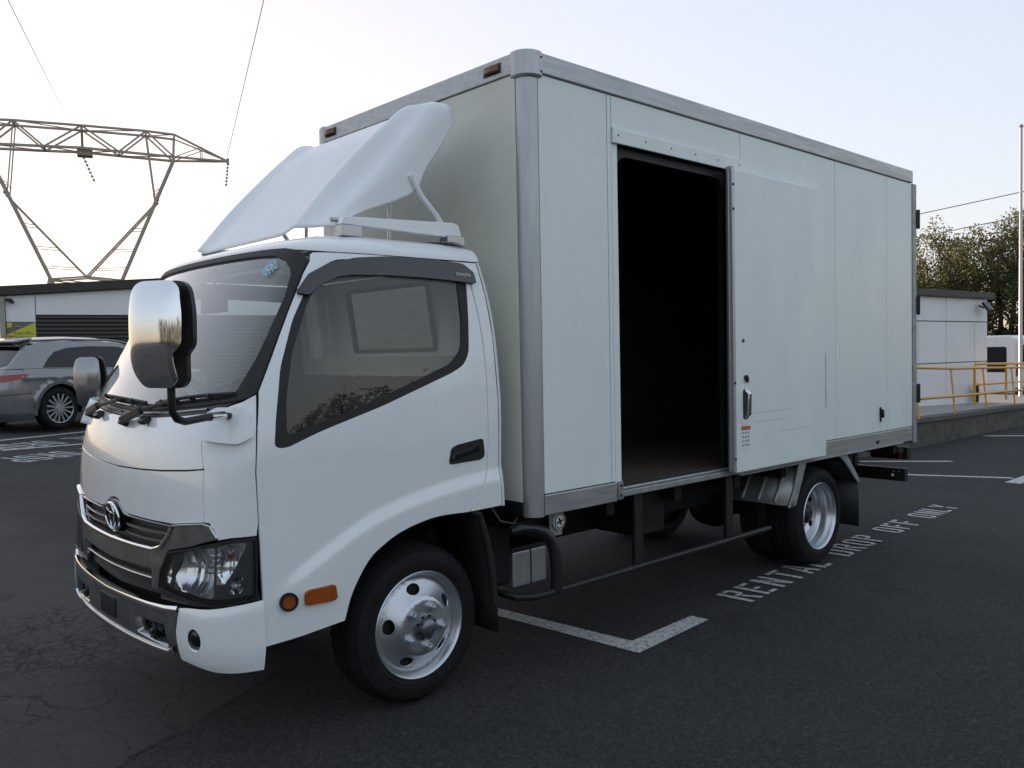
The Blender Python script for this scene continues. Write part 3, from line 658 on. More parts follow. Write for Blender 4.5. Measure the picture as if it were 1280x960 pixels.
# ------------------------------------------------ cab interior
bx('cab_floor', (-1.36, .14, .86), (-.16, 1.69, .95), TRIM, T)
db = MB().prism([(-1.40, .95), (-1.40, 1.19), (-1.30, 1.235), (-1.16, 1.225), (-1.08, 1.16), (-1.09, 1.02), (-1.16, .95)], 1, .17, 1.656); DB = db.build('dashboard', DASH, T, bevel=.015)
MB().prism([(-1.22, 1.21), (-1.20, 1.27), (-1.10, 1.265), (-1.07, 1.20)], 1, 1.10, 1.50).build('instrument_binnacle', DASH, DB, bevel=.012)
sw = MB(); cc = Vector((-.93, 1.31, 1.27)); ax = Vector((.62, 0, .78)); a = Vector((0, 1, 0)); b = ax.cross(a)
sw.tube([cc+a*.2*math.cos(t)+b*.2*math.sin(t) for t in np.linspace(0, 2*math.pi, 33)], .016, 8, caps=False)
for t in (.3, math.pi-.3, 1.5*math.pi): sw.bar(cc, cc+a*.19*math.cos(t)+b*.19*math.sin(t), .03, .015)
sw.cyl(cc-ax*.03, cc+ax*.012, .06, 16); sw.cyl(cc, cc-ax*.26, .025, 10); sw.build('steering_wheel', BLK, T)
def seat(y, w):
    r = empty('seat', (-.5, y, .95), 0, T)
    MB().prism([(-.24, .0), (-.25, .13), (-.20, .17), (.17, .13), (.19, .0)], 1, -w/2, w/2).build('seat_cushion', SEAT, r, bevel=.03, seg=3)
    MB().prism([(.12, .10), (.20, .08), (.27, .42), (.24, .45), (.18, .43)], 1, -w/2+.01, w/2-.01).build('backrest', SEAT, r, bevel=.03, seg=3)
seat(1.33, .5); seat(.88, .36); seat(.46, .46)
vis = MB(); vis.obox((-1.05, .52, 1.865), (.008, .24, .07), Matrix.Rotation(R(70), 3, 'Y')); vis.build('sun_visor', HEADL, T, bevel=.006)
vis = MB(); vis.obox((-1.02, 1.30, 1.865), (.008, .24, .07), Matrix.Rotation(R(70), 3, 'Y')); vis.build('sun_visor', HEADL, T, bevel=.006)
rv = MB(); rv.box(-1.10, .80, 1.70, -1.07, 1.02, 1.80); rv.tube([(-1.085, .91, 1.80), (-1.07, .91, 1.90)], .008, 6); rv.build('interior_mirror', BLK, T, bevel=.006)
# ------------------------------------------------ cargo box
W2 = 2*YC; ZB = .737; ZT = 2.868; LB = 4.281
# inner walls (lining), floor and roof
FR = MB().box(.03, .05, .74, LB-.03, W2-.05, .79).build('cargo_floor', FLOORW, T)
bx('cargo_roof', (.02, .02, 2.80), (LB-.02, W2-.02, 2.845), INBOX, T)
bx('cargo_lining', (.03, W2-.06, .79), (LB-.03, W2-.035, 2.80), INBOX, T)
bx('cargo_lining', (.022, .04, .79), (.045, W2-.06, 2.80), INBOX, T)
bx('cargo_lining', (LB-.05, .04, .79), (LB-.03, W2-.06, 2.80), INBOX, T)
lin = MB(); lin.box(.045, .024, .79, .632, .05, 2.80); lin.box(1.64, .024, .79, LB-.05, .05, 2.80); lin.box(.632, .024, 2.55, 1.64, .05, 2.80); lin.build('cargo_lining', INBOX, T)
TIE = mat('tie_rail_steel', (.16, .16, .17), .5, .5)
for z in (1.33, 1.86):
    r = MB(); r.box(.06, W2-.075, z-.03, LB-.06, W2-.0605, z+.03); RR = r.build('tie_rail', TIE, T)
    s = MB()
    for k in range(64): s.box(.1+k*.065, W2-.0768, z-.016, .1+k*.065+.022, W2-.0752, z+.016)
    s.build('tie_rail_slots', BLK, RR)
# outer skin, left side
def skin(x0, x1, z0, z1, m=BOXW, name='side_panel', y=0.0, t=.02): return MB().box(x0, y, z0, x1, y+t, z1).build(name, m, T, bevel=.003)
skin(.075, .550, .838, 2.771); skin(.555, .583, .838, 2.771); skin(.587, .632, .79, 2.60, y=.002)
skin(.587, 1.752, 2.612, 2.771); skin(1.757, 2.930, .862, 2.771); skin(2.934, 3.742, .862, 2.771); skin(3.746, 4.205, .862, 2.771)
hd = MB().box(.585, -.016, 2.535, 1.762, .0, 2.609); HD = hd.build('door_header', BOXW, T, bevel=.004)
for k in range(6):
    x = .62+k*.22; MB().cyl((x, -.016, 2.575), (x, -.0175, 2.575), .005, 10).build('rivet', BLKM, HD)
def rail(name, a, b, m, **k): return MB().box(*a, *b).build(name, m, T, bevel=k.get('bevel', .006))
rail('bottom_rail', (.072, -.006, ZB), (.590, .022, .834), ALUH); rail('bottom_rail', (1.70, -.004, ZB+.01), (4.20, .022, .858), ALUH)
rail('sill', (.632, -.002, .752), (1.70, .05, .785), GALV); rail('sill_step', (.632, .012, .786), (1.64, .06, .800), ALU); rail('sill_gasket', (.66, .03, .801), (1.60, .05, .820), RUB)
jp = MB().box(.592, -.010, .745, .630, -.001, .838); JP = jp.build('jamb_plate', GALV, T, bevel=.002)
for z in (.765, .815): MB().cyl((.611, -.010, z), (.611, -.014, z), .007, 10).build('bolt', BLKM, JP)
# inner frame of the doorway (rounded top corners)
fi = rnd([(1.605, .80), (1.605, 2.49), (.655, 2.49), (.655, .80)], [0, .09, .09, 0], 6)
MB().prism([(.632, .80), (.632, 2.545), (1.64, 2.545), (1.64, .80)]+fi, 1, .03, .06).build('doorway_frame', BLKM, T)
# top rails and corner castings
rail('top_rail', (.06, -.010, 2.774), (4.21, .05, ZT), ALUH); rail('top_rail', (.06, W2-.05, 2.774), (4.21, W2+.010, ZT), ALUH)
rail('front_top_rail', (-.010, .085, 2.774), (.05, W2-.085, ZT), ALUH); rail('rear_top_rail', (LB-.05, .04, 2.774), (LB, W2-.04, ZT), ALUH)
rail('roof_skin', (.045, .045, 2.846), (LB-.045, W2-.045, 2.862), BOXW)
for yy, s in ((0, 1), (W2, -1)):
    def post(r, z0, z1, name, m, g=0, ext=.075):
        o = [(ext, yy-s*g), (r, yy-s*g)]+[(r-(r+g)*math.sin(a), yy+s*(r-(r+g)*math.cos(a))) for a in np.linspace(0, math.pi/2, 12)][1:-1]+[(-g, yy+s*r), (-g, yy+s*ext), (ext, yy+s*ext)]
        return MB().prism(o, 2, z0, z1).build(name, m, T, ang=25, bevel=.002)
    post(.062, ZB-.005, 2.752, 'corner_post', ALU, 0, .070)
    cap = post(.07, 2.752, ZT+.010, 'corner_casting', ALU, .014, .10); cap.modifiers['bevel'].width = .016; cap.modifiers['bevel'].segments = 4
    for q in ((.085, -.0155, 2.78), (.085, -.0155, 2.845)):
        MB().cyl((q[0], yy+s*q[1], q[2]), (q[0], yy+s*(q[1]+.003), q[2]), .006, 8).build('rivet', BLKM, cap)
# front wall
FWL = MB().box(-.003, .074, .80, .02, W2-.074, 2.771).build('front_wall', BOXC, T, bevel=.002)
rail('front_bottom_rail', (-.004, .074, ZB), (.03, W2-.074, .797), BLKM)
for y in (.217, 1.655):
    l = MB(); prof = [(-.052, 0), (-.048, .016), (-.02, .026), (.02, .026), (.048, .016), (.052, 0)]
    l.prism([( -.010-h, y+a) for a, h in prof], 2, 2.805, 2.838); L_ = l.build('marker_lamp', mat('dull_amber', (.20, .075, .03), .3, var=.3), T, bevel=.006)
    MB().box(-.014, y-.06, 2.798, -.009, y+.06, 2.845).build('lamp_base', BLK, L_, bevel=.002)
# rear frame, rear doors, right side
rail('rear_post', (4.210, -.008, ZB-.01), (LB, .06, 2.772), GALV); rail('rear_post', (4.210, W2-.06, ZB-.01), (LB, W2+.008, 2.772), GALV)
rail('rear_door', (LB-.02, .062, .80), (LB+.006, YC-.003, 2.77), BOXW, bevel=.003); rail('rear_door', (LB-.02, YC+.003, .80), (LB+.006, W2-.062, 2.77), BOXW, bevel=.003)
rail('rear_sill', (LB-.06, .062, ZB-.02), (LB, W2-.062, .797), GALV)
for x0, x1 in ((.075, 1.45), (1.454, 2.83), (2.834, 4.205)): MB().box(x0, W2-.02, .838, x1, W2, 2.771).build('side_panel', BOXW, T, bevel=.003)
rail('bottom_rail', (.072, W2-.022, ZB), (4.205, W2+.004, .834), ALUH)
for z in (2.50, 1.82, 1.12):
    h = MB().box(LB-.01, -.016, z-.06, LB+.03, .012, z+.06); h.cyl((LB+.02, -.012, z-.075), (LB+.02, -.012, z+.075), .014, 10); h.build('door_hinge', BLKM, T, bevel=.003)
h = MB().box(3.615, -.010, .935, 3.635, -.001, 1.045); h.box(3.638, -.022, .965, 3.655, -.002, 1.015); h.cyl((3.625, -.02, .98), (3.625, -.02, 1.03), .010, 8); h.build('holdback_latch', BLKM, T, bevel=.003)
MB().box(3.55, -.0065, .775, 3.60, -.0045, .80).build('rail_plate', BLKM, T)
# the sliding door, pushed open
SD = MB().box(1.588, -.062, .776, 2.672, -.030, 2.530).build('sliding_door', BOXW, T, bevel=.006)
e = MB().box(1.560, -.066, .782, 1.586, -.026, 2.545); e.box(1.548, -.050, .80, 1.5595, -.034, 2.52); e.build('door_edge', ALU, SD, bevel=.003)
MB().box(1.640, -.018, .80, 1.668, -.001, 2.53).build('door_gasket', RUB, SD)
for z in (2.44, 2.30, 1.30, .86): MB().cyl((1.573, -.066, z), (1.573, -.070, z), .008, 8).build('bolt', BLKM, SD)
hp = rnd([(1.636, 1.055), (1.636, 1.285), (1.724, 1.285), (1.724, 1.055)], .03, 5)
MB().prism(hp, 1, -.066, -.0605).build('handle_plate', BOXW, SD, bevel=.002)
hr = rnd([(1.655, 1.085), (1.655, 1.262), (1.706, 1.262), (1.706, 1.085)], .022, 6)
MB().prism(hr, 1, -.068, -.0655).build('handle_recess', BLK, SD)
g = MB(); g.tube([(1.681, -.07, 1.10), (1.681, -.092, 1.115), (1.681, -.094, 1.235), (1.681, -.07, 1.252)], .013, 10); g.box(1.668, -.074, 1.085, 1.696, -.068, 1.105); g.box(1.668, -.074, 1.245, 1.696, -.068, 1.265); g.build('door_handle', CHROME, SD, bevel=.003)
k = MB(); k.cyl((1.690, -.062, 1.328), (1.690, -.075, 1.328), .016, 14); k.box(1.683, -.082, 1.30, 1.697, -.07, 1.33); k.build('door_lock', BLKM, SD)
MB().cyl((1.668, -.062, 1.545), (1.668, -.067, 1.545), .010, 10).build('screw_cap', BLK, SD)
# warning sticker
MB().box(1.640, -.0635, .905, 1.735, -.0622, 1.045).build('warning_sticker', mat('sticker_white', (.72, .74, .76), .5), SD)
MB().box(1.640, -.0648, 1.022, 1.735, -.0637, 1.045).build('sticker_header', mat('sticker_red', (.52, .10, .05), .5), SD)
s = MB(); rs = random.Random(3)
for r_ in range(4):
    for c_ in range(3): s.box(1.648+c_*.029, -.0644, 1.0-r_*.024, 1.648+c_*.029+.014+.01*rs.random(), -.0637, 1.0-r_*.024+.010)
s.build('sticker_print', mat('print_grey', (.25, .28, .33), .6), SD)
# scuffs on the door
sc = mat('scuff_dark', (.52, .56, .55), .6); q = MB()
for x, z, l in ((1.78, 1.115, .42), (1.80, 1.06, .3), (2.05, .985, .4), (2.5, 1.35, .02), (1.86, .93, .02), (1.9, .955, .05)): q.box(x, -.0626, z, x+l, -.0621, z+.004)
q.build('scuff_mark', sc, SD)
MB().box(2.664, -.0632, 1.10, 2.668, -.0622, 1.45).build('scuff_mark', BLKM, SD)
# door rail at the bottom, outside
rail('door_track', (1.70, -.020, .744), (4.0, -.005, .752), GALV, bevel=.002)
# ------------------------------------------------ chassis and under-body
for s in (-1, 1): MB().box(-1.25, YC+s*.36-.03, .46, 4.20, YC+s*.36+.03, .64).build('chassis_rail', CHAS, T, bevel=.004)
for x in (.05, .62, 1.2, 1.8, 2.35, 3.3, 4.05): MB().box(x-.03, .07, .655, x+.03, W2-.07, .735).build('cross_member', CHAS, T)
MB().box(.05, YC-.44, .64, 4.2, YC-.28, .735).build('sub_frame', CHAS, T); MB().box(.05, YC+.28, .64, 4.2, YC+.44, .735).build('sub_frame', CHAS, T)
eng = MB(); eng.prism([(-1.32, .50), (-1.30, .84), (-.20, .84), (-.15, .62), (-.3, .42), (-1.2, .40)], 1, YC-.32, YC+.32); eng.build('engine', CHAS, T, bevel=.03)
gb = MB(); gb.lathe([(.02, -.1), (.21, -.08), (.19, .2), (.13, .35), (.12, .8), (.08, .85), (.05, .86)], (-.2, YC, .50), (1, 0, 0), 20); gb.cyl((.6, YC, .48), (2.8, YC, .42), .045, 12); gb.build('gearbox', CHAS, T)
lump = MB(); rs = random.Random(9)
for k in range(16):
    x = .35+rs.random()*1.4; r_ = .05+.09*rs.random(); lump.lathe([(r_*.4, -r_*1.3), (r_, -r_), (r_, r_), (r_*.5, r_*1.25)], (x, .45+rs.random()*.9, .50+rs.random()*.14), (rs.random(), rs.random()*.4, .2), 12)
lump.build('air_tank', CHAS, T)
MB().box(.95, .16, .47, 1.20, .48, .72).build('battery_box', CHAS, T, bevel=.02)
MB().box(1.0, 1.15, .36, 1.75, 1.70, .68).build('fuel_tank', CHAS, T, bevel=.05, seg=4)
MB().cyl((.5, 1.25, .45), (1.0, 1.25, .45), .13, 18).build('silencer', BLKM, T)
ax = MB(); ax.cyl((2.795, .30, .34), (2.795, W2-.30, .34), .065, 14); ax.lathe([(.05, -.2), (.15, -.12), (.19, 0), (.15, .12), (.05, .2)], (2.795, YC, .34), (1, 0, 0), 20); ax.build('rear_axle', CHAS, T)
MB().cyl((-.5575, .32, .34), (-.5575, W2-.32, .34), .05, 12).build('front_axle', CHAS, T)
for s in (-1, 1):
    lf = MB()
    for k in range(4): lf.tube([(2.795+u*(.62-.12*k), YC+s*.47, .52-.10*(1-abs(u))-.012*k) for u in np.linspace(-1, 1, 9)], .022, 6)
    lf.build('leaf_spring', CHAS, T)
# small equipment behind the front wheel
TBX = MB().box(.14, .30, .325, .378, .62, .505).build('tool_box', ALU, T, bevel=.01)
MB().box(.262, .296, .325, .266, .2995, .505).build('box_joint', BLKM, TBX); MB().box(.12, .29, .506, .40, .63, .53).build('box_lid', BLKM, TBX, bevel=.006)
MB().box(-.10, .26, .36, .10, .65, .66).build('air_filter_box', CHAS, T, bevel=.03)
hose = MB(); hose.tube([(-.12, .16, .78), (-.10, .12, .72), (-.03, .10, .70), (.02, .12, .74), (.02, .18, .80)], .008, 6); hose.build('hose', BLK, T)
rf_ = MB(); rf_.cyl((.223, .05, .684), (.223, .062, .684), .042, 26); RF = rf_.build('round_reflector', mat('reflector_white', (.62, .63, .62), .35), T, bevel=.003)
MB().box(.165, .063, .615, .25, .068, .725).build('reflector_plate', GALV, RF)
rg = MB(); rg.tube([(.223+.034*math.cos(a), .0495, .684+.034*math.sin(a)) for a in np.linspace(0, 2*math.pi, 25)], .003, 6, caps=False); rg.bar((.215, .049, .70), (.232, .049, .665), .004, .008); rg.bar((.20, .049, .675), (.245, .049, .688), .004, .008); rg.build('reflector_mark', BLKM, RF)
# side guard
sg = MB(); pth = [(-.06, .32, .385), (-.07, .18, .372), (-.045, .08, .362), (.02, .035, .360), (.10, .02, .362)]+[(x, .02, .362+.008*x/2) for x in np.linspace(.2, 2.08, 8)]
sg.tube(pth, .0175, 10); SG = sg.build('side_guard', BLKM, T)
st = MB(); pts = [(-.02, .13, .66), (.06, .06, .665), (.13, .03, .62), (.155, .022, .54), (.160, .02, .36)]
st.tube(pts[:1]+[(.02, .085, .678), (.06, .058, .672), (.10, .04, .652), (.13, .03, .62), (.148, .025, .58), (.157, .022, .53), (.162, .02, .45), (.162, .02, .36)], .030, 10)
st.build('guard_bracket', BLK, SG, bevel=.008)
for x in (.82, 1.68):
    MB().box(x-.035, .045, .345, x+.035, .07, .74).build('guard_post', BLKM, SG, bevel=.004)
# front wheel-arch lining and flap
arch = ARCH+[(-.25, .76)]
for s in (1, -1):
    MB().grid([[(x+.012, YC-s*(YC-.075), z+.004) for x, z in arch], [(x+.012, YC-s*(YC-.58), z+.004) for x, z in arch]]).build('arch_liner', RUB, T, solid=.006)
    mf = [(-.25, .78), (-.205, .65), (-.175, .50), (-.165, .36), (-.160, .225)]
    MB().grid([[(x, YC-s*(YC-y), z) for x, z in mf] for y in (.085, .25, .46)]).build('mud_flap', RUB, T, solid=.012)
    MB().tube([(x-.01, YC-s*(YC-.085), z) for x, z in [(-.30, .80)]+mf[:4]], .016, 8).build('flap_edge', RUB, T)
# rear mudguards
for s in (1, -1):
    Y = lambda y: YC-s*(YC-y)
    mg = MB(); mg.grid([[(x, Y(y), z) for y in (.012, .52)] for x, z in ((2.285, .482), (2.37, .60), (2.47, .740))]); MG = mg.build('mudguard_front', GALV, T, solid=.006)
    for y in (.10, .22, .34, .46):
        rb_ = MB(); rb_.tube([(2.282, Y(y), .50), (2.355, Y(y), .60), (2.445, Y(y), .725)], .012, 8); rb_.build('mudguard_rib', GALV, MG)
    fp = [(2.270, .478), (2.385, .50), (2.50, .742), (2.415, .742), (2.395, .66), (2.35, .58)]
    MB().prism([(x, z) for x, z in [(2.28, .470), (2.375, .478), (2.515, .742), (2.42, .742), (2.36, .60)]], 1, Y(-.004), Y(.010)).build('mudguard_bracket', GALV, MG, bevel=.003)
    bl = MB(); bl.cyl((2.335, Y(-.004), .50), (2.335, Y(-.014), .50), .022, 14); bl.cyl((2.335, Y(-.014), .50), (2.335, Y(-.022), .50), .012, 6); bl.build('bracket_bolt', GALV, MG)
    top = MB(); top.grid([[(x, Y(y), z) for y in (.012, .52)] for x, z in ((2.47, .735), (2.60, .74), (2.95, .74), (3.06, .735))]); top.build('mudguard_top', BLKM, MG, solid=.006)
    rp = MB().prism([(2.92, .742), (3.09, .742), (3.11, .72), (3.285, .54), (3.262, .515), (3.07, .68), (2.98, .735)], 1, Y(-.004), Y(.012)); RP = rp.build('mudguard_rear', GALV, T, bevel=.003)
    MB().box(2.90, Y(-.005), .744, 3.10, Y(.03), .80).build('mudguard_hanger', GALV, RP, bevel=.003)
    MB().grid([[(x, Y(y), z) for y in (.015, .50)] for x, z in ((3.08, .69), (3.19, .58), (3.265, .53))]).build('mudguard_sheet', BLKM, RP, solid=.006)
    MB().grid([[(x, Y(y), z) for y in (.0, .27, .52)] for x, z in ((3.262, .54), (3.268, .38), (3.27, .205))]).build('mud_flap', RUB, RP, solid=.010)
# rear under-run bar and lamp bracket
UB = MB().box(4.10, .015, .43, 4.16, W2-.015, .53).build('underrun_bar', BLKM, T, bevel=.004)
for y in (.45, W2-.45): MB().box(4.08, y-.04, .46, 4.14, y+.04, .74).build('bar_hanger', BLKM, UB)
for y in (.06, .10): MB().cyl((4.10, y, .505), (4.096, y, .505), .007, 8).build('bolt', GALV, UB)
MB().cyl((4.10, .11, .475), (4.095, .11, .475), .011, 8).build('bolt', WHITET, UB)
for s in (1, -1):
    Y = lambda y: YC-s*(YC-y)
    LBK = MB().box(4.19, Y(.03), .592, 4.26, Y(.33), .690).build('tail_lamp', BLKM, T, bevel=.006)
    MB().cyl((4.185, Y(.085), .665), (4.178, Y(.085), .665), .024, 14).build('bulb_cover', STEELW, LBK)
    MB().box(4.262, Y(.04), .605, 4.275, Y(.32), .68).build('lamp_lens', REDP, LBK, bevel=.004)
    MB().bar((4.182, Y(.085), .64), (4.182, Y(.085), .60), .02, .02).build('lamp_wire', REDP, LBK)
# ------------------------------------------------ wheels (local: axis along y, outboard is -y)
RW = .34
def tyre_prof():
    o = [(.222, -.005), (.235, .004), (.262, .010), (.290, .008), (.312, -.002), (.328, -.020)]
    tr = []
    for h in (-.030, -.056, -.058, -.066, -.068, -.098, -.100, -.108, -.110, -.140, -.142, -.150, -.152, -.178): 
        groove = h in (-.058, -.066, -.100, -.108, -.142, -.150)
        tr.append(((.340)-(.012 if groove else 0)-.012*((h+.104)/.075)**2*.25, h))
    return o+tr+[(r, -.208-h) for r, h in o[::-1]]
def make_tyre(parent):
    t = MB(); t.lathe(tyre_prof(), (0, 0, 0), (0, -1, 0), 72, close=True)
    # shoulder sipes: press every third shoulder segment in a little
    seg = 72; n = len(tyre_prof())
    for i in (5, 6):
        for j in range(0, seg, 2):
            for ii in (i, n-1-i):
                v = Vector(t.v[ii*seg+j]); rr = math.hypot(v.x, v.z); k = (rr-.010)/rr; t.v[ii*seg+j] = (v.x*k, v.y, v.z*k)
    for r_ in (.25, .268):
        t.tube([(r_*math.cos(a), -.0105 if r_ > .26 else -.008, r_*math.sin(a)) for a in np.linspace(0, 2*math.pi, 49)], .002, 5, caps=False)
    return t.build('tyre', TYRE, parent, ang=28)
def disc(parent, prof, rmax, holes, m):
    f = hermite(prof)
    S_ = lambda u, v: (u, -f(math.hypot(u, v)), v)
    circ = [(rmax*math.cos(a), rmax*math.sin(a)) for a in np.linspace(0, 2*math.pi, 73)[:-1]]
    return panel('wheel_disc', circ, m, parent, S_, holes=holes, res=.011, depth=.006)
def ellh(a, rc, la, lr):
    c, s = math.cos(a), math.sin(a)
    return [(rc*c+lr*math.cos(t)*c-la*math.sin(t)*s, rc*s+lr*math.cos(t)*s+la*math.sin(t)*c) for t in np.linspace(0, 2*math.pi, 21)[:-1]]
def nut(mb, x, z, y, r=.014, h=.024):
    mb.cyl((x, -y, z), (x, -y-h*.25, z), r*1.35, 14)
    k = len(mb.v); mb.tube([(x, -y-h*.25, z), (x, -y-h, z)], r, 6); mb.cyl((x, -y-h, z), (x, -y-h*1.3, z), r*.55, 8)
def front_wheel(x, y, rz):
    w = empty('wheel', (x, y, RW), rz, T); make_tyre(w)
    MB().lathe([(.229, -.004), (.230, .004), (.226, .008), (.221, .004), (.214, -.006), (.208, -.022), (.204, -.03), (.204, -.19), (.214, -.20), (.228, -.206), (.228, -.2)], (0, 0, 0), (0, -1, 0), 72, close=True).build('rim', STEELW, w, ang=40)
    disc(w, [(0, .034), (.05, .034), (.108, .033), (.120, .029), (.135, .015), (.160, -.004), (.180, -.016), (.193, -.022), (.205, -.034)], .205, [ellh(R(100+72*k), .161, .033, .022) for k in range(5)], STEELW)
    n = MB()
    for k in range(5): a = R(64+72*k); nut(n, .088*math.cos(a), .088*math.sin(a), .034, .0165, .028)
    n.build('wheel_nut', STEELW, w, ang=30)
    hub = MB(); hub.lathe([(.060, .034), (.059, .040), (.050, .043), (.040, .044), (.038, .052), (.036, .066), (.028, .073), (.012, .076), (.001, .0762)], (0, 0, 0), (0, -1, 0), 32); hub.build('hub_cap', mat('hub_grey', (.22, .23, .25), .35, .8, var=.3, vscale=30), w, ang=40)
    hb = MB()
    for k in range(8): a = R(22+45*k); hb.cyl((.048*math.cos(a), -.043, .048*math.sin(a)), (.048*math.cos(a), -.049, .048*math.sin(a)), .0055, 6)
    hb.build('hub_bolt', BLKM, w)
    MB().cyl((0, .02, 0), (0, .12, 0), .19, 30).build('brake_drum', CHAS, w)
    return w
def rear_wheel(x, y, rz):
    w = empty('wheel', (x, y, RW), rz, T); make_tyre(w)
    MB().lathe([(.229, -.004), (.230, .004), (.226, .008), (.220, .003), (.213, -.012), (.209, -.034), (.203, -.040), (.200, -.060), (.197, -.090), (.190, -.096), (.186, -.118), (.180, -.124), (.186, -.126), (.20, -.15), (.204, -.19), (.228, -.206), (.228, -.2)], (0, 0, 0), (0, -1, 0), 72, close=True).build('rim', STEELW, w, ang=40)
    disc(w, [(0, -.15), (.05, -.15), (.105, -.148), (.125, -.140), (.150, -.126), (.186, -.120)], .186, [ellh(R(36+72*k), .148, .024, .017) for k in range(5)], STEELW)
    n = MB()
    for k in range(5): a = R(72*k); nut(n, .088*math.cos(a), .088*math.sin(a), -.148)
    n.build('wheel_nut', STEELW, w, ang=30)
    hub = MB(); hub.lathe([(.066, -.15), (.064, -.09), (.05, -.075), (.02, -.07), (.001, -.07)], (0, 0, 0), (0, -1, 0), 28); hub.build('hub_cap', BLKM, w, ang=40)
    t2 = make_tyre(w); t2.name = 'inner_tyre'; t2.location = (0, .225, 0)
    MB().cyl((0, .16, 0), (0, .40, 0), .20, 30).build('brake_drum', CHAS, w)
    return w
front_wheel(-.5575, .140, 0); front_wheel(-.5575, W2-.140, math.pi)
rear_wheel(2.795, .055, 0); rear_wheel(2.795, W2-.055, math.pi)
# ------------------------------------------------------------------ yard surface
rv_ = Vector((math.cos(YAW), -math.sin(YAW)))
def zg(x, y):
    s = (x-CAM[0])*rv_.x+(y-CAM[1])*rv_.y
    sp = lambda a: .5*math.log1p(math.exp(max(-30, min(30, a/.5))))
    return min(.95, .05*sp(-s-3.0))-min(.8, .032*sp(s-3.2))
xs = sorted(set([-400, -200, -120, -70]+list(np.arange(-45, 60, 1.5))+[80, 120, 200, 400])); ys = sorted(set([-400, -200, -100, -60]+list(np.arange(-36, 60, 1.5))+[80, 120, 200, 400]))
ASP = bpy.data.materials.new('asphalt'); ASP.use_nodes = True
def asphalt():
    N = ASP.node_tree.nodes; L = ASP.node_tree.links; b = N['Principled BSDF']; b.inputs['Roughness'].default_value = .9; b.inputs['Specular IOR Level'].default_value = .2
    tc = N.new('ShaderNodeTexCoord').outputs['Object']
    cache = {}
    def noise(sc, det=4, ro=.6):
        if (sc, det, ro) in cache: return cache[(sc, det, ro)]
        n = N.new('ShaderNodeTexNoise'); n.inputs['Scale'].default_value = sc; n.inputs['Detail'].default_value = det; n.inputs['Roughness'].default_value = ro; L.new(tc, n.inputs['Vector']); cache[(sc, det, ro)] = n.outputs[0]; return n.outputs[0]
    def mrange(v, a, b_, c=0, d=1):
        n = N.new('ShaderNodeMapRange'); L.new(v, n.inputs[0]); n.inputs[1].default_value = a; n.inputs[2].default_value = b_; n.inputs[3].default_value = c; n.inputs[4].default_value = d; return n.outputs[0]
    def math_(op, a, b_=None, c=None):
        n = N.new('ShaderNodeMath'); n.operation = op
        for i, v in enumerate((a, b_, c)):
            if v is None: continue
            if isinstance(v, (int, float)): n.inputs[i].default_value = v
            else: L.new(v, n.inputs[i])
        return n.outputs[0]
    def mixc(f, a, b_):
        n = N.new('ShaderNodeMix'); n.data_type = 'RGBA'
        L.new(f, n.inputs[0]) if not isinstance(f, float) else setattr(n.inputs[0], 'default_value', f)
        for i, v in ((6, a), (7, b_)):
            if isinstance(v, tuple): n.inputs[i].default_value = (*v, 1)
            else: L.new(v, n.inputs[i])
        return n.outputs[2]
    sep = N.new('ShaderNodeSeparateXYZ'); L.new(tc, sep.inputs[0]); X, Y = sep.outputs[0], sep.outputs[1]
    fine = noise(260, 3); grit = noise(60, 5, .75); big = noise(.55, 6); mid = noise(3.2, 5)
    c = mixc(mrange(big, .35, .65), (.021, .0215, .023), (.040, .040, .040))
    c = mixc(mrange(mid, .3, .7, 0, .5), c, (.026, .026, .027))
    c = mixc(mrange(grit, .5, .75, 0, .6), c, (.062, .062, .061))
    vo = N.new('ShaderNodeTexVoronoi'); vo.inputs['Scale'].default_value = 95; L.new(tc, vo.inputs['Vector']); sc2 = N.new('ShaderNodeSeparateXYZ'); L.new(vo.outputs['Color'], sc2.inputs[0])
    c = mixc(mrange(sc2.outputs[0], .55, 1.0, 0, .55), c, (.075, .074, .072)); c = mixc(mrange(sc2.outputs[0], .35, .0, 0, .5), c, (.012, .012, .013))
    c = mixc(mrange(fine, .62, .8, 0, .35), c, (.12, .12, .118))
    c = mixc(mrange(fine, .38, .2, 0, .6), c, (.010, .010, .011))
    # older, cracked patch ahead of the truck: left of a seam line
    w = math_('MULTIPLY', math_('SUBTRACT', noise(1.2, 4), .5), .25)
    line = math_('ADD', math_('ADD', math_('MULTIPLY', X, -.45), math_('MULTIPLY', Y, .893)), w)     # grows away from camera
    old = math_('MULTIPLY', mrange(line, 1.18, 1.21), mrange(X, -.55, -1.0))
    c = mixc(math_('MULTIPLY', old, mrange(noise(.9, 5), .3, .65, .15, .75)), c, (.074, .071, .066))
    # cracking
    vv = N.new('ShaderNodeVectorMath'); vv.operation = 'ADD'; nz = N.new('ShaderNodeTexNoise'); nz.inputs['Scale'].default_value = 5; nz.inputs['Detail'].default_value = 4; L.new(tc, nz.inputs['Vector'])
    sc_ = N.new('ShaderNodeVectorMath'); sc_.operation = 'SCALE'; sc_.inputs[3].default_value = .16; L.new(nz.outputs[1], sc_.inputs[0]); L.new(tc, vv.inputs[0]); L.new(sc_.outputs[0], vv.inputs[1])
    def crack(scale, wd):
        v = N.new('ShaderNodeTexVoronoi'); v.feature = 'DISTANCE_TO_EDGE'; v.inputs['Scale'].default_value = scale; L.new(vv.outputs[0], v.inputs['Vector']); return mrange(v.outputs[0], 0, wd, 1, 0)
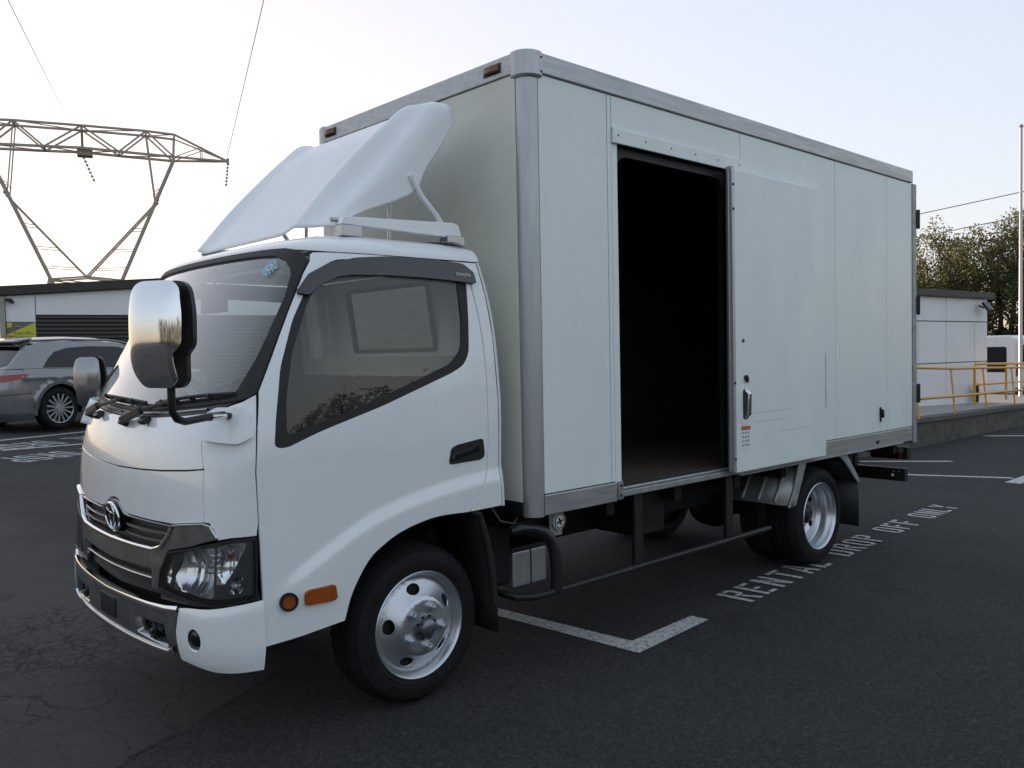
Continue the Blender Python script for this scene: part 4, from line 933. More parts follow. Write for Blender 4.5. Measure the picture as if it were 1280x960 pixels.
    def blob(cx, cy, rx, ry, soft):
        a = math_('POWER', math_('DIVIDE', math_('SUBTRACT', X, cx), rx), 2.0); b2 = math_('POWER', math_('DIVIDE', math_('SUBTRACT', Y, cy), ry), 2.0)
        r = math_('ADD', math_('ADD', a, b2), math_('MULTIPLY', math_('SUBTRACT', noise(1.6, 4), .5), 2.2)); return mrange(r, 1.0, 1.0-soft)
    k1 = math_('MULTIPLY', crack(10.5, .085), blob(-1.40, 2.25, .75, .75, .5)); k2 = math_('MULTIPLY', crack(5.2, .034), blob(-1.6, 1.7, 1.3, 1.2, .6))
    kk = math_('MULTIPLY', math_('MAXIMUM', k1, k2), mrange(noise(3.2, 5), .36, .56, .1, 1))
    # loose dark spots where pieces broke out
    spot = math_('MULTIPLY', mrange(noise(9, 3), .60, .64), blob(-1.35, 2.1, .5, .55, .5)); kk = math_('MAXIMUM', kk, math_('MULTIPLY', spot, .8))
    seam = math_('MULTIPLY', mrange(math_('ABSOLUTE', math_('SUBTRACT', line, 1.19)), .018, .004), mrange(noise(14, 3), .4, .55)); seam = math_('MULTIPLY', seam, mrange(X, -.7, -.9))
    kk = math_('MAXIMUM', kk, math_('MULTIPLY', seam, .75))
    c = mixc(math_('MULTIPLY', kk, .9), c, (.006, .006, .006))
    # faint joint along the bay and oil spots
    jl = math_('ABSOLUTE', math_('SUBTRACT', math_('SUBTRACT', Y, math_('MULTIPLY', X, .066)), -.30)); jl = math_('MULTIPLY', mrange(jl, .02, .004), mrange(noise(11, 3), .45, .6))
    c = mixc(math_('MULTIPLY', jl, .22), c, (.07, .07, .07))
    oil = math_('MULTIPLY', mrange(noise(1.1, 3), .62, .72), .45); c = mixc(oil, c, (.014, .014, .015))
    L.new(c, b.inputs['Base Color'])
    h = math_('ADD', math_('MULTIPLY', fine, .5), math_('MULTIPLY', grit, .5))
    bp = N.new('ShaderNodeBump'); bp.inputs['Strength'].default_value = .55; bp.inputs['Distance'].default_value = .006; L.new(h, bp.inputs['Height']); L.new(bp.outputs[0], b.inputs['Normal'])
asphalt()
gnd = MB().grid([[(x, y, zg(x, y)) for x in xs] for y in ys]).build('ground', ASP, ang=80); tag(gnd, kind='structure')
# ------------------------------------------------ painted markings
LINEP = bpy.data.materials.new('road_paint'); LINEP.use_nodes = True
def linepaint():
    N = LINEP.node_tree.nodes; L = LINEP.node_tree.links; b = N['Principled BSDF']; b.inputs['Roughness'].default_value = .75
    tc = N.new('ShaderNodeTexCoord').outputs['Object']; n = N.new('ShaderNodeTexNoise'); n.inputs['Scale'].default_value = 45; n.inputs['Detail'].default_value = 6; n.inputs['Roughness'].default_value = .75; L.new(tc, n.inputs['Vector'])
    r = N.new('ShaderNodeValToRGB'); r.color_ramp.elements[0].position = .36; r.color_ramp.elements[1].position = .52; r.color_ramp.elements[0].color = (.09, .09, .09, 1); r.color_ramp.elements[1].color = (.50, .50, .49, 1); L.new(n.outputs[0], r.inputs[0]); L.new(r.outputs[0], b.inputs['Base Color'])
linepaint()
def ground_poly(mb, poly, lift=.004):
    mb.add([(x, y, zg(x, y)+lift) for x, y in poly], [tuple(range(len(poly)))])
def line_strip(name, pts, w, label, group=None):
    o = MB(); 
    for a, b in zip(pts[:-1], pts[1:]):
        a = Vector(a); b = Vector(b); d = (b-a).normalized(); q = Vector((-d.y, d.x))*w/2; n = max(1, int((b-a).length/1.0))
        for i in range(n):
            p = a.lerp(b, i/n); r = a.lerp(b, (i+1)/n); ground_poly(o, [tuple(p-q), tuple(r-q), tuple(r+q), tuple(p+q)])
    ob = o.build(name, LINEP, fix=False, flat=True); tag(ob, label, 'marking', group, 'structure'); return ob
m3 = MB(); ground_poly(m3, [(.41, 1.6), (.515, 1.6), (.598, .75), (.677, -.012), (.562, -.150), (.49, .75)]); ground_poly(m3, [(.677, -.012), (1.235, .018), (1.245, -.092), (.562, -.150)])
tag(m3.build('bay_corner_marking', LINEP, fix=False, flat=True), 'white L-shaped bay corner line painted beside the front wheel', 'marking', kind='structure')
line_strip('bay_line', [(7.30, 2.05), (8.46, .56)], .10, 'thin white bay line crossing behind the underrun bar', 'bay lines beyond the truck')
line_strip('bay_line', [(7.99, .42), (13.5, .70)], .16, 'white bay line running off at the right edge of the yard', 'bay lines beyond the truck')
line_strip('bay_line', [(8.55, 2.45), (9.62, 1.66)], .10, 'worn short white dash nearest the retaining wall', 'bay lines beyond the truck')
line_strip('bay_line', [(14.3, 2.78), (15.2, 2.20)], .14, 'far short white dash at the foot of the retaining wall', 'bay lines beyond the truck')
line_strip('bay_line', [(.05, 12.5), (2.6, 14.0)], .11, 'white bay line painted under the rear of the grey car', 'bay lines before the depot')
line_strip('bay_line', [(.30, 11.42), (2.4, 12.05)], .11, 'white bay line between the two rows of far lettering', 'bay lines before the depot')
# stencil letters
def bowlP(): return [(.21, 1), (.40, 1), (.5, .9), (.5, .6), (.40, .5), (.21, .5), (.21, .62), (.34, .62), (.36, .66), (.36, .84), (.34, .88), (.21, .88)]
def rc(a, b, c, d): return [(a, b), (c, b), (c, d), (a, d)]
OL = [(.22, 1), (.12, 1), (0, .85), (0, .15), (.12, 0), (.22, 0), (.22, .13), (.17, .13), (.14, .2), (.14, .8), (.17, .87), (.22, .87)]
GL = {'R': [rc(0, 0, .14, 1), bowlP(), [(.24, .46), (.38, .46), (.52, 0), (.38, 0)]], 'E': [rc(0, 0, .14, 1), rc(.21, .86, .48, 1), rc(.21, .44, .42, .57), rc(.21, 0, .48, .14)],
      'N': [rc(0, 0, .14, 1), rc(.37, 0, .51, 1), [(.16, .98), (.16, .68), (.35, .02), (.35, .32)]], 'T': [rc(0, .86, .5, 1), rc(.18, 0, .32, .80)],
      'A': [[(0, 0), (.14, 0), (.25, 1), (.17, 1)], [(.37, 0), (.51, 0), (.34, 1), (.26, 1)], rc(.17, .24, .34, .36)], 'L': [rc(0, 0, .14, 1), rc(.21, 0, .48, .14)],
      'D': [rc(0, 0, .14, 1), [(.21, 1), (.38, 1), (.5, .85), (.5, .15), (.38, 0), (.21, 0), (.21, .13), (.33, .13), (.36, .2), (.36, .8), (.33, .87), (.21, .87)]],
      'O': [OL, [(.5-x, y) for x, y in OL[::-1]]], 'P': [rc(0, 0, .14, 1), bowlP()], 'F': [rc(0, 0, .14, 1), rc(.21, .86, .48, 1), rc(.21, .44, .42, .57)],
      'Y': [[(0, 1), (.14, 1), (.25, .62), (.19, .45)], [(.36, 1), (.5, 1), (.31, .45), (.25, .62)], rc(.18, 0, .32, .42)]}
def stencil(text, org, ux, hgt, wid, adv, label):
    ux = Vector(ux).normalized(); uy = Vector((-ux.y, ux.x)); root = empty('painted_lettering', (org[0], org[1], zg(*org))); tag(root, label, 'lettering')
    x = 0
    for ch in text:
        if ch != ' ':
            mb = MB()
            for pl in GL[ch]:
                P = []
                for (a, b) in pl:
                    p = Vector(org)+ux*(x+a*wid*2)+uy*(b*hgt); P.append((p.x-org[0], p.y-org[1], zg(p.x, p.y)+.004-root.location.z))
                mb.add(P, [tuple(range(len(P)))])
            mb.build('letter', LINEP, root, fix=False, flat=True)
        x += adv
    return root
stencil('RENTAL DROP OFF ONLY', (1.70, -.083), (4.2, .30), .235, .148, .2085, 'white stencil words RENTAL DROP OFF ONLY painted beside the rear wheel')
stencil('RENTAL DROP OFF', (2.9, 13.55), (-3.4, -1.9), .62, .20, .30, 'far white stencil words painted just before the grey car')
stencil('RENTAL DROP OFF', (2.75, 12.0), (-3.4, -1.9), .62, .20, .30, 'nearer white stencil words painted left of the truck mirror')
# ------------------------------------------------ depot building at left
CLAD = mat('white_cladding', (.74, .75, .76), .5, var=.05, vscale=1.5, rvar=.05); FASC = mat('dark_fascia', (.024, .022, .021), .5, var=.2, vscale=4); ROLL = mat('roller_grey', (.055, .052, .05), .45, .2, var=.2, vscale=5)
A = Vector((2.78, 22.6)); Bp = Vector((12.36, 19.74)); ud = (Bp-A).normalized(); ang = math.atan2(ud.y, ud.x)
za = zg(A.x, A.y)
DP = empty('depot_building', (A.x, A.y, za), ang); tag(DP, 'low white depot with dark fascia and grey roller door behind the car', 'building')
Lf = (Bp-A).length
def ptop(u): return 3.46-za+.0775*u        # sloping parapet
def dbox(name, u0, u1, z0, z1, m, d0=0.0, d1=.06, par=None, bevel=.004): return MB().box(u0, d0, z0, u1, d1, z1).build(name, m, par or DP, bevel)
w = MB().prism([(.02, 0), (Lf, 0), (Lf, ptop(Lf)-.12), (.02, ptop(0)-.12)], 1, .10, 8.0); w.build('wall', mat('depot_wall', (.30, .30, .30), .7, var=.1), DP)
MB().prism([(.12, 0), (.795, 0), (.795, ptop(.8)-.22), (.12, ptop(.12)-.22)], 1, .02, .095).build('cladding_panel', CLAD, DP, bevel=.004)
MB().prism([(.815, 2.77-za), (Lf-2.6, 2.77-za), (Lf-2.6, ptop(Lf-2.6)-.22), (.815, ptop(.815)-.22)], 1, .02, .095).build('cladding_panel', CLAD, DP, bevel=.004)
MB().prism([(Lf-2.58, 0), (Lf, 0), (Lf, ptop(Lf)-.22), (Lf-2.58, ptop(Lf-2.58)-.22)], 1, .02, .095).build('cladding_panel', CLAD, DP, bevel=.004)
MB().prism([(-.15, ptop(0)-.215), (Lf+.1, ptop(Lf)-.215), (Lf+.1, ptop(Lf)+.03), (-.15, ptop(0)+.03)], 1, -.12, 8.1).build('roof_fascia', FASC, DP, bevel=.01)
dbox('corner_pilaster', -.02, .11, 0, ptop(0)-.22, mat('pilaster', (.34, .32, .29), .6, var=.1), -.05, .098)
rd = MB()
nsl = 21; sh = (2.76-za)/nsl
for k in range(nsl):
    z = k*sh; rd.add([(.82, .06, z), (Lf-2.62, .06, z), (Lf-2.62, .028, z+sh*.3), (.82, .028, z+sh*.3), (Lf-2.62, .028, z+sh*.75), (.82, .028, z+sh*.75), (Lf-2.62, .06, z+sh*.98), (.82, .06, z+sh*.98)], [(0, 1, 2, 3), (3, 2, 4, 5), (5, 4, 6, 7)])
rd.build('roller_door', ROLL, DP, ang=20)
# direction sign
SGN = empty('wayfinding_sign', (A.x+ud.x*.125, A.y+ud.y*.125, 1.20), ang); SGN.scale = (.575, 1, .72); tag(SGN, 'yellow-green and grey wayfinding sign on the depot corner panel', 'sign')
lime = mat('sign_lime', (.50, .52, .05), .5, var=.05); sgrey = mat('sign_grey', (.13, .115, .105), .5); sred = mat('sign_arrow_red', (.45, .07, .05), .5); sdark = mat('sign_text_dark', (.09, .10, .03), .6)
MB().prism([(0, .9), (1.16, .9), (1.16, 1.92), (0, 1.92)], 1, -.004, .012).build('sign_board', sgrey, SGN)
MB().prism([(0, .9), (1.16, .9), (1.16, 1.90), (0, 1.44)], 1, -.010, -.0045).build('sign_band', lime, SGN)
MB().prism([(.03, 1.70), (.03, 1.86), (.07, 1.89), (.22, 1.89), (.22, 1.72), (.12, 1.72), (.06, 1.68)], 1, -.010, -.0045).build('sign_badge', lime, SGN)
MB().prism([(.05, 1.385), (.14, 1.455), (.14, 1.41), (.29, 1.41), (.29, 1.36), (.14, 1.36), (.14, 1.315)], 1, -.014, -.0105).build('sign_arrow', sred, SGN)
for txt, x, z, s, m_ in (('Rental Office', .68, 1.46, .145, sdark), ('The Workshop', .68, 1.325, .125, sdark), ('Courier Delivery', .70, 1.20, .125, sdark), ('trucks', .47, 1.73, .11, mat('sign_text_pale', (.45, .42, .40), .6))):
    letters('sign_lettering', txt, s, m_, SGN, Matrix.Translation((x, -.013, z)) @ Matrix.Rotation(R(90), 4, 'X'))
cm_ = empty('security_camera', (A.x+ud.x*.24, A.y+ud.y*.24, 3.16), ang); tag(cm_, 'small security camera mounted high on the depot corner panel', 'camera')
MB().box(-.04, -.02, -.03, .04, .02, .03).build('camera_mount', BLKM, cm_); MB().bar((.0, -.02, 0), (-.02, -.12, -.05), .03, .03).build('camera_bracket', BLKM, cm_); MB().bar((-.10, -.12, -.0), (.08, -.14, -.09), .07, .08).build('camera_body', BLKM, cm_)
# ------------------------------------------------ grey car
CARP = mat('car_grey_paint', (.235, .233, .236), .25, .45, var=.05, coat=.8); CARD = mat('car_cladding_grey', (.11, .115, .125), .45, .2); CGL = glass('car_tinted_glass', (.10, .11, .12), boost=1.4)
def car():
    hx, hy = 1.42, 14.84
    root = empty('parked_car', (hx, hy, zg(hx, hy)), R(22)); root.scale = (1.03, 1.03, 1.02); tag(root, 'grey estate-type SUV parked before the depot roller door', 'car')
    pl = [(.05*e*e+.02*(e/.8)**6*.4, e) for e in np.linspace(0, .80, 30)]; p0 = np.array(pl[-1]); p3 = np.array([.62, .965]); c1 = p0+np.array([.35, 1])*.09; c2 = np.array([.28, .95])
    for s in np.linspace(0, 1, 50)[1:]: q = (1-s)**3*p0+3*s*(1-s)**2*c1+3*s*s*(1-s)*c2+s**3*p3; pl.append((q[0], q[1]))
    k = len(pl)
    xf = [(.20, -.86), (.32, -.94), (.5, -.975), (.7, -.985), (.86, -.965), (.98, -.945), (1.06, -.88), (1.30, -.62), (1.50, -.40), (1.60, -.25)]
    wz = [(.2, .90), (.35, .945), (.6, .965), (.85, .965), (1.0, .95), (1.08, .915), (1.3, .83), (1.5, .74), (1.60, .66)]
    for d_, e_ in ((2.0, .968), (3.6, .965), (4.15, .94), (4.5, .86), (4.72, .72), (4.84, .5), (4.90, .2), (4.905, .0)): pl.append((d_, e_))
    S_ = Shell(xf, wz, pl, 0, .965, lambda x, z, d: (.02*math.exp(-((z-.93)/.05)**2)+.022*sstep((math.hypot(x*.9, z-.38)-.36)/.03)*(1-sstep((math.hypot(x, z-.38)-.47)/.05))) if d > .3 else 0)
    def archp(cx, n=14): return [(cx+.425*math.cos(a), .375+.425*math.sin(a)) for a in np.linspace(0, math.pi, n)]
    low = [(-.90, .22)]
    bot = [(-.42, .26)]+archp(0)[::-1]+[(.42, .26), (2.50, .26)]+archp(2.93)[::-1]+[(3.36, .26)]
    for sg in (1, -1):
        f = (lambda p: p) if sg > 0 else mir
        xr = -.52
        body = [(xr, .30)]+[p for p in bot if p[0] > xr]+[(3.60, .35), (3.62, .80), (3.2, .985), (2.6, 1.03), (1.5, 1.04), (.4, 1.05), (-.25, 1.075), (-.62, 1.07), (-.60, .86), (xr, .66)]
        panel('body_side', f(S_.px(body, .05)), CARP, root, S_.S, res=.06, depth=.03, gap=.003)
        gh = rnd([(-.28, 1.085), (-.12, 1.25), (.02, 1.36), (.30, 1.43), (.75, 1.46), (1.35, 1.455), (1.75, 1.36), (2.15, 1.12), (2.20, 1.06), (1.4, 1.055)], .03)
        pil = [(-.60, 1.075), (-.25, 1.08), (.4, 1.054), (1.5, 1.044), (2.6, 1.035), (2.2, 1.22), (1.8, 1.45), (1.3, 1.54), (.5, 1.555), (-.1, 1.545), (-.36, 1.47), (-.48, 1.30)]
        panel('roof_pillar', f(S_.px(pil, .05)), CARP, root, S_.S, holes=[f(S_.px(gh, .04))], res=.06, depth=.02)
        panel('side_window', f(S_.px(gh, .04)), CGL, root, S_.S, res=.08, off=-.008, depth=0)
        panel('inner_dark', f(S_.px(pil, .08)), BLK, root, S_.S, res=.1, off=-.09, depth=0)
        for cx in (0, 2.93):
            ao = [(cx+.475*math.cos(a), .375+.475*math.sin(a)) for a in np.linspace(.02, math.pi-.02, 16)]; ai = [(cx+.423*math.cos(a), .375+.423*math.sin(a)) for a in np.linspace(math.pi-.02, .02, 16)]
            panel('arch_trim', f(S_.px(ao+ai, .05)), CARD, root, S_.S, res=.05, off=.012, depth=.03)
        panel('sill_trim', f(S_.px([(.46, .22), (2.46, .22), (2.46, .36), (.46, .36)], .06)), CARD, root, S_.S, res=.08, off=.012, depth=.02)
        strip('roof_rail', f(S_.px([(-.30, 1.545), (.3, 1.575), (1.2, 1.57), (1.7, 1.50)], .08, closed=False)), .03, SATIN, root, S_.S, off=.03, thick=.03)
        lamp = S_.pe([(.52, .86), (.60, .955), (.82, .97)], .04, closed=False)+S_.px([(-.66, .985), (-.56, .975), (-.66, .90)], .04, closed=False)+S_.pe([(.80, .855)], .04, closed=False)
        panel('tail_lamp', f(lamp), REDP, root, S_.S, res=.05, off=.010, depth=.02)
        rl_ = S_.pe([(.50, .50), (.50, .565), (.82, .575)], .04, closed=False)+S_.px([(-.66, .57), (-.66, .51)], .04, closed=False)
        panel('bumper_reflector', f(rl_), mat('reflector_dull_red', (.10, .012, .012), .3), root, S_.S, res=.05, off=.008, depth=.015)
        for cx in (0, 2.93):
            w = empty('wheel', (cx, -sg*.955, .375), 0 if sg > 0 else math.pi, root)
            MB().lathe([(.262, -.02), (.28, .0), (.33, .004), (.358, -.012), (.373, -.035), (.375, -.06), (.375, -.19), (.36, -.23), (.262, -.23)], (0, 0, 0), (0, -1, 0), 40, close=True).build('tyre', TYRE, w)
            MB().lathe([(.268, -.015), (.262, -.002), (.252, -.006), (.247, -.03), (.245, -.2), (.26, -.21)], (0, 0, 0), (0, -1, 0), 40, close=True).build('rim', SATIN, w)
            sp_ = MB()
            for k in range(15):
                a = 2*math.pi*k/15; c, s = math.cos(a), math.sin(a)
                sp_.prism([(.05*c-.012*s, .05*s+.012*c), (.05*c+.012*s, .05*s-.012*c), (.255*c+.016*s, .255*s-.016*c), (.255*c-.016*s, .255*s+.016*c)], 1, .012, .035)
            sp_.cyl((0, .0, 0), (0, .05, 0), .065, 20); sp_.build('spokes', STEELW, w); MB().cyl((0, .09, 0), (0, .12, 0), .20, 24).build('brake_disc', CHAS, w)
    back = [(-.86, .30), (.86, .30), (.86, .66), (.80, 1.07), (-.80, 1.07), (-.86, .66)]
    bp_ = S_.pe([(0, .62), (.55, .62)], .05, closed=False)+S_.px([(-.52, .66), (-.60, .86), (-.62, 1.062)], .05, closed=False)+S_.pe([(.5, 1.062), (0, 1.062)], .05, closed=False)
    half = bp_; panel('tailgate', half+[(-u, v) for u, v in half[::-1] if u > 1e-6], CARP, root, S_.S, res=.05, depth=.03, gap=.003)
    hb = S_.pe([(0, .30), (.5, .30)], .05, closed=False)+S_.px([(-.52, .30), (-.52, .655)], .05, closed=False)+S_.pe([(.55, .615), (0, .615)], .05, closed=False)
    panel('rear_bumper', hb+[(-u, v) for u, v in hb[::-1] if u > 1e-6], CARP, root, S_.S, res=.05, off=.02, depth=.04, gap=.003)
    hv = S_.pe([(0, .20), (.5, .20)], .05, closed=False)+S_.px([(-.46, .20), (-.48, .33)], .05, closed=False)+S_.pe([(.5, .36), (0, .36)], .05, closed=False)
    panel('rear_valance', hv+[(-u, v) for u, v in hv[::-1] if u > 1e-6], CARD, root, S_.S, res=.06, off=.03, depth=.03)
    plate = S_.pe([(0, .72), (.30, .72), (.34, .88), (0, .89)], .05); 
    rw = S_.pe([(0, 1.10), (.60, 1.10), (.72, 1.13), (.62, 1.40), (.56, 1.46), (0, 1.48)], .05, closed=False); rwp = rw+[(-u, v) for u, v in rw[::-1] if u > 1e-6]
    tg = S_.pe([(0, 1.066), (.6, 1.066)], .05, closed=False)+S_.px([(-.60, 1.078), (-.48, 1.30), (-.36, 1.47)], .05, closed=False)+S_.pe([(.5, 1.56), (0, 1.57)], .05, closed=False)
    panel('tailgate_frame', tg+[(-u, v) for u, v in tg[::-1] if u > 1e-6], CARP, root, S_.S, holes=[rwp], res=.05, depth=.03)
    panel('rear_window', rwp, CGL, root, S_.S, res=.06, off=-.006, depth=0)
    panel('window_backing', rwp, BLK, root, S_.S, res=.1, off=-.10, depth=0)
    panel('number_plate_recess', S_.pe([(-.34, .70), (.34, .70), (.38, .87), (-.38, .87)], .05), mat('plate_recess', (.10, .10, .10), .5), root, S_.S, res=.06, off=.006, depth=.01)
    panel('number_plate', S_.pe([(-.18, .73), (.18, .73), (.18, .84), (-.18, .84)], .05), CLAD, root, S_.S, res=.06, off=.012, depth=.006)
    wt = hermite([(-.45, .60), (-.2, .66), (.5, .70), (1.2, .69), (1.7, .66)])
    rr = MB(); rr.grid([[(x, -wt(x)*k, zz-.09*abs(k)**4) for k in np.linspace(-1, 1, 15)] for x, zz in ((-.50, 1.55), (-.30, 1.60), (0, 1.63), (.5, 1.65), (1.1, 1.64), (1.5, 1.60), (1.75, 1.54))]); rr.build('roof', CARP, root, ang=60)
    sp2 = MB(); sp2.grid([[(x, -.62*k, zz) for k in np.linspace(-1, 1, 9)] for x, zz in ((-.50, 1.535), (-.44, 1.56), (-.25, 1.600))]); sp2.build('roof_spoiler', CARP, root, solid=.03)
    ww = MB(); ww.grid([[(x, -wd*k, zz) for k in np.linspace(-1, 1, 9)] for x, zz, wd in ((1.72, 1.545, .66), (2.1, 1.32, .74), (2.55, 1.06, .82))]); ww.build('windscreen', CGL, root)
    hd_ = MB(); hd_.grid([[(x, -wd*k, zz-.06*abs(k)**3) for k in np.linspace(-1, 1, 11)] for x, zz, wd in ((2.5, 1.06, .90), (3.0, 1.03, .90), (3.5, .95, .86), (3.75, .86, .78))]); hd_.build('bonnet', CARP, root, ang=60)
    nf = MB(); nf.grid([[(x-.25*abs(k)**3, -wd*k, zz) for k in np.linspace(-1, 1, 13)] for x, zz, wd in ((3.72, .88, .80), (3.86, .75, .86), (3.90, .5, .90), (3.86, .3, .88))]); nf.build('nose', CARP, root, ang=60)
    MB().prism([(-.45, .30), (-.45, .9), (3.3, .9), (3.3, .28), (.5, .25)], 1, -.66, .66).build('under_body', CHAS, root)
    return root
car()
# ------------------------------------------------ retaining wall, ramp platform, handrails
CONC = mat('rough_concrete', (.075, .072, .058), .85, var=.55, vscale=5, bump=.5, bscale=18); CAPC = mat('concrete_cap', (.10, .098, .09), .85, var=.4, vscale=8); SLAB = mat('ramp_slab', (.30, .29, .27), .8, var=.15, vscale=3)
BASE = [(3.5, 2.66), (6, 2.64), (8.5, 2.64), (10.7, 2.69), (12.19, 2.78), (13.41, 2.89), (14.62, 2.97), (15.98, 3.05), (17.85, 3.16), (21, 3.3), (26, 3.5)]
hx_ = hermite([(3.5, .52), (8.5, .42), (11.1, .36), (13.4, .29), (15.4, .25), (17.85, .20), (21, .12), (26, .0)])
RWL = MB(); RWL.grid([[(x, y, zg(x, y)-.1) for x, y in BASE], [(x+.01, y+.02, hx_(x)-.07) for x, y in BASE], [(x+.01, y+.22, hx_(x)-.07) for x, y in BASE]]); W_ = RWL.build('retaining_wall', CONC); tag(W_, 'low rough concrete retaining wall below the orange handrail', 'wall')
cp_ = MB(); cp_.grid([[(x, y-.02, hx_(x)-.07) for x, y in BASE], [(x, y-.02, hx_(x)) for x, y in BASE], [(x, y+.24, hx_(x)) for x, y in BASE], [(x, y+.24, hx_(x)-.07) for x, y in BASE]]); cp_.build('wall_cap', CAPC, W_)
pf = MB().grid([[(x, y+.23, hx_(x)-.012) for x, y in BASE], [(x, 12.0, hx_(x)-.012) for x, y in BASE]]).build('ramp_platform', SLAB); tag(pf, kind='structure')
ORG = mat('rail_orange_paint', (.62, .31, .04), .45, var=.15, vscale=20)
hr_ = empty('handrail', (11.1, 2.75, hx_(11.1))); tag(hr_, 'long orange painted handrail along the top of the retaining wall', 'railing'); o = Vector(hr_.location)
posts = [(7.0, 2.60), (9.05, 2.62), (11.14, 2.70), (13.29, 2.93), (15.33, 3.08), (17.39, 3.20), (19.5, 3.33), (21.6, 3.43)]
for x, y in posts: MB().bar(Vector((x, y, hx_(x)-.02))-o, Vector((x-.01, y+.07, hx_(x)+.80))-o, .065, .022).build('rail_post', ORG, hr_, bevel=.004)
for h, n_ in ((.80, 'top_rail'), (.31, 'mid_rail')): MB().tube([Vector((x-.01, y+.07*h/.8-.02, hx_(x)+h))-o for x, y in posts], .024, 10).build(n_, ORG, hr_)
h2 = empty('handrail', (17.1, 3.9, .24)); tag(h2, 'short orange handrail hoop standing before the white annex wall', 'railing')
P_ = [Vector((0, 0, 0)), Vector((0, 0, .78)), Vector((.08, 0, .85)), Vector((3.2, -.15, .80)), Vector((3.3, -.15, 0))]
MB().tube(P_, .028, 8).build('hoop', ORG, h2); MB().bar((1.75, -.08, 0), (1.75, -.08, .82), .06, .03).build('rail_post', ORG, h2); MB().tube([(0, 0, .40), (3.25, -.15, .38)], .02, 8).build('mid_rail', ORG, h2)
# ------------------------------------------------ white annex
u2 = Vector((3.1, -.33)).normalized(); OA = Vector((18.95, 4.25)); AN = empty('annex_building', (OA.x, OA.y, .1), math.atan2(-u2.y, -u2.x)+math.pi); tag(AN, 'white panelled annex with black roof edge on the ramp platform', 'building')
JN = mat('joint_dark', (.05, .05, .05), .8)
MB().box(-8, .04, -.2, -.01, 5, 2.48).build('wall', JN, AN)
colx = [-8, -6.7, -5.4, -4.3, -3.12, -1.93, -.62, 0]
for i in range(7):
    x0, x1 = colx[i], colx[i+1]
    for z0, z1 in ((0, 1.02), (1.02, 1.93)): MB().box(x0+.010, .0, z0+.010, x1-.010, .045, z1-.010).build('wall_panel', CLAD, AN, bevel=.003)
for x0, x1 in ((-8, -6.7), (-6.7, -5.4), (-5.4, -4.3), (-4.3, -3.12), (-3.12, -1.93), (-1.93, 0)): MB().box(x0+.010, .0, 1.94, x1-.010, .045, 2.46).build('wall_panel', CLAD, AN, bevel=.003)
MB().box(-.012, .05, 0, .012, 5, 2.46).build('wall_panel', CLAD, AN)
MB().box(-8.2, -.10, 2.462, .16, 5.1, 2.60).build('roof_edge', FASC, AN, bevel=.006)
MB().box(-8, -.004, -.1, 0, .03, .008).build('base_flashing', JN, AN)
fl = empty('floodlight', (OA.x-u2.x*.45, OA.y-u2.y*.45, 2.40), math.atan2(u2.y, u2.x)); tag(fl, 'black square floodlight under the annex roof edge', 'floodlight')
MB().bar((0, -.02, 0), (-.10, -.16, -.06), .03, .03).build('bracket', BLK, fl); MB().obox((-.02, -.22, -.03), (.14, .03, .11), Matrix.Rotation(R(-35), 3, 'X')).build('lamp_housing', BLK, fl, bevel=.008); MB().obox((-.02, -.247, -.048), (.10, .004, .075), Matrix.Rotation(R(-35), 3, 'X')).build('lamp_glass', SATIN, fl)
dk = empty('fire_hydrant', (OA.x-u2.x*.75-.1, OA.y-u2.y*.75-.12, .21)); tag(dk, 'small black and white standpipe against the annex wall', 'standpipe')
MB().cyl((0, 0, 0), (0, 0, .42), .06, 10).build('pipe', BLK, dk); MB().box(.07, -.05, .12, .2, .05, .30).build('meter', CLAD, dk, bevel=.01)
# ------------------------------------------------ vans behind
VANW = mat('van_white', (.70, .71, .72), .3, coat=.4, var=.04); VGL = mat('van_glass', (.02, .022, .025), .1, coat=.3)
def van(x, y, rz, label):
    r = empty('parked_van', (x, y, zg(x, y)), rz); tag(r, label, 'van', 'vans parked behind the annex')
    MB().prism([(-2.6, .35), (-2.6, 2.05), (-2.45, 2.15), (1.35, 2.15), (1.75, 1.95), (2.25, 1.25), (2.85, 1.05), (2.95, .9), (2.95, .35)], 1, -.95, .95).build('body', VANW, r, bevel=.06, seg=3)
    for s in (1, -1):
        MB().prism([(1.0, 1.25), (1.0, 1.85), (1.62, 1.85), (2.02, 1.25)], 1, s*.953, s*.945).build('side_window', VGL, r)
        for x0, x1 in ((-2.35, -1.35), (-1.28, -.25), (-.18, .88)): MB().prism(rnd([(x0, 1.02), (x0, 1.80), (x1, 1.80), (x1, 1.02)], .08), 1, s*.954, s*.944).build('side_window', VGL, r)
        for cx in (-1.6, 1.95):
            MB().lathe([(.2, -.01), (.32, 0), (.34, -.04), (.34, -.2), (.2, -.22)], (cx, s*.93, .34), (0, s, 0), 24).build('wheel', TYRE, r)
        MB().box(-2.62, s*.70, .9, -2.58, s*.90, 1.25).build('tail_lamp', REDP, r)
        MB().box(2.90, s*.55, .70, 2.965, s*.90, .88).build('headlight', STEELW, r, bevel=.01)
    MB().add([(1.80, -.82, 1.93), (1.80, .82, 1.93), (2.30, .85, 1.27), (2.30, -.85, 1.27)], [(0, 1, 2, 3)]).build('windscreen', VGL, r, solid=.02)
    MB().box(-2.62, -.75, 1.25, -2.59, .75, 1.85).build('rear_window', VGL, r); MB().box(-2.68, -.93, .35, -2.58, .93, .55).build('rear_bumper', BLK, r, bevel=.02)
    return r
van(29.6, 6.2, R(100), 'white van parked nearest the white annex corner'); van(31.6, 5.0, R(96), 'white van at the right edge of the picture behind the handrail')
van(27.5, 8.2, R(80), 'white van mostly hidden behind the white annex')
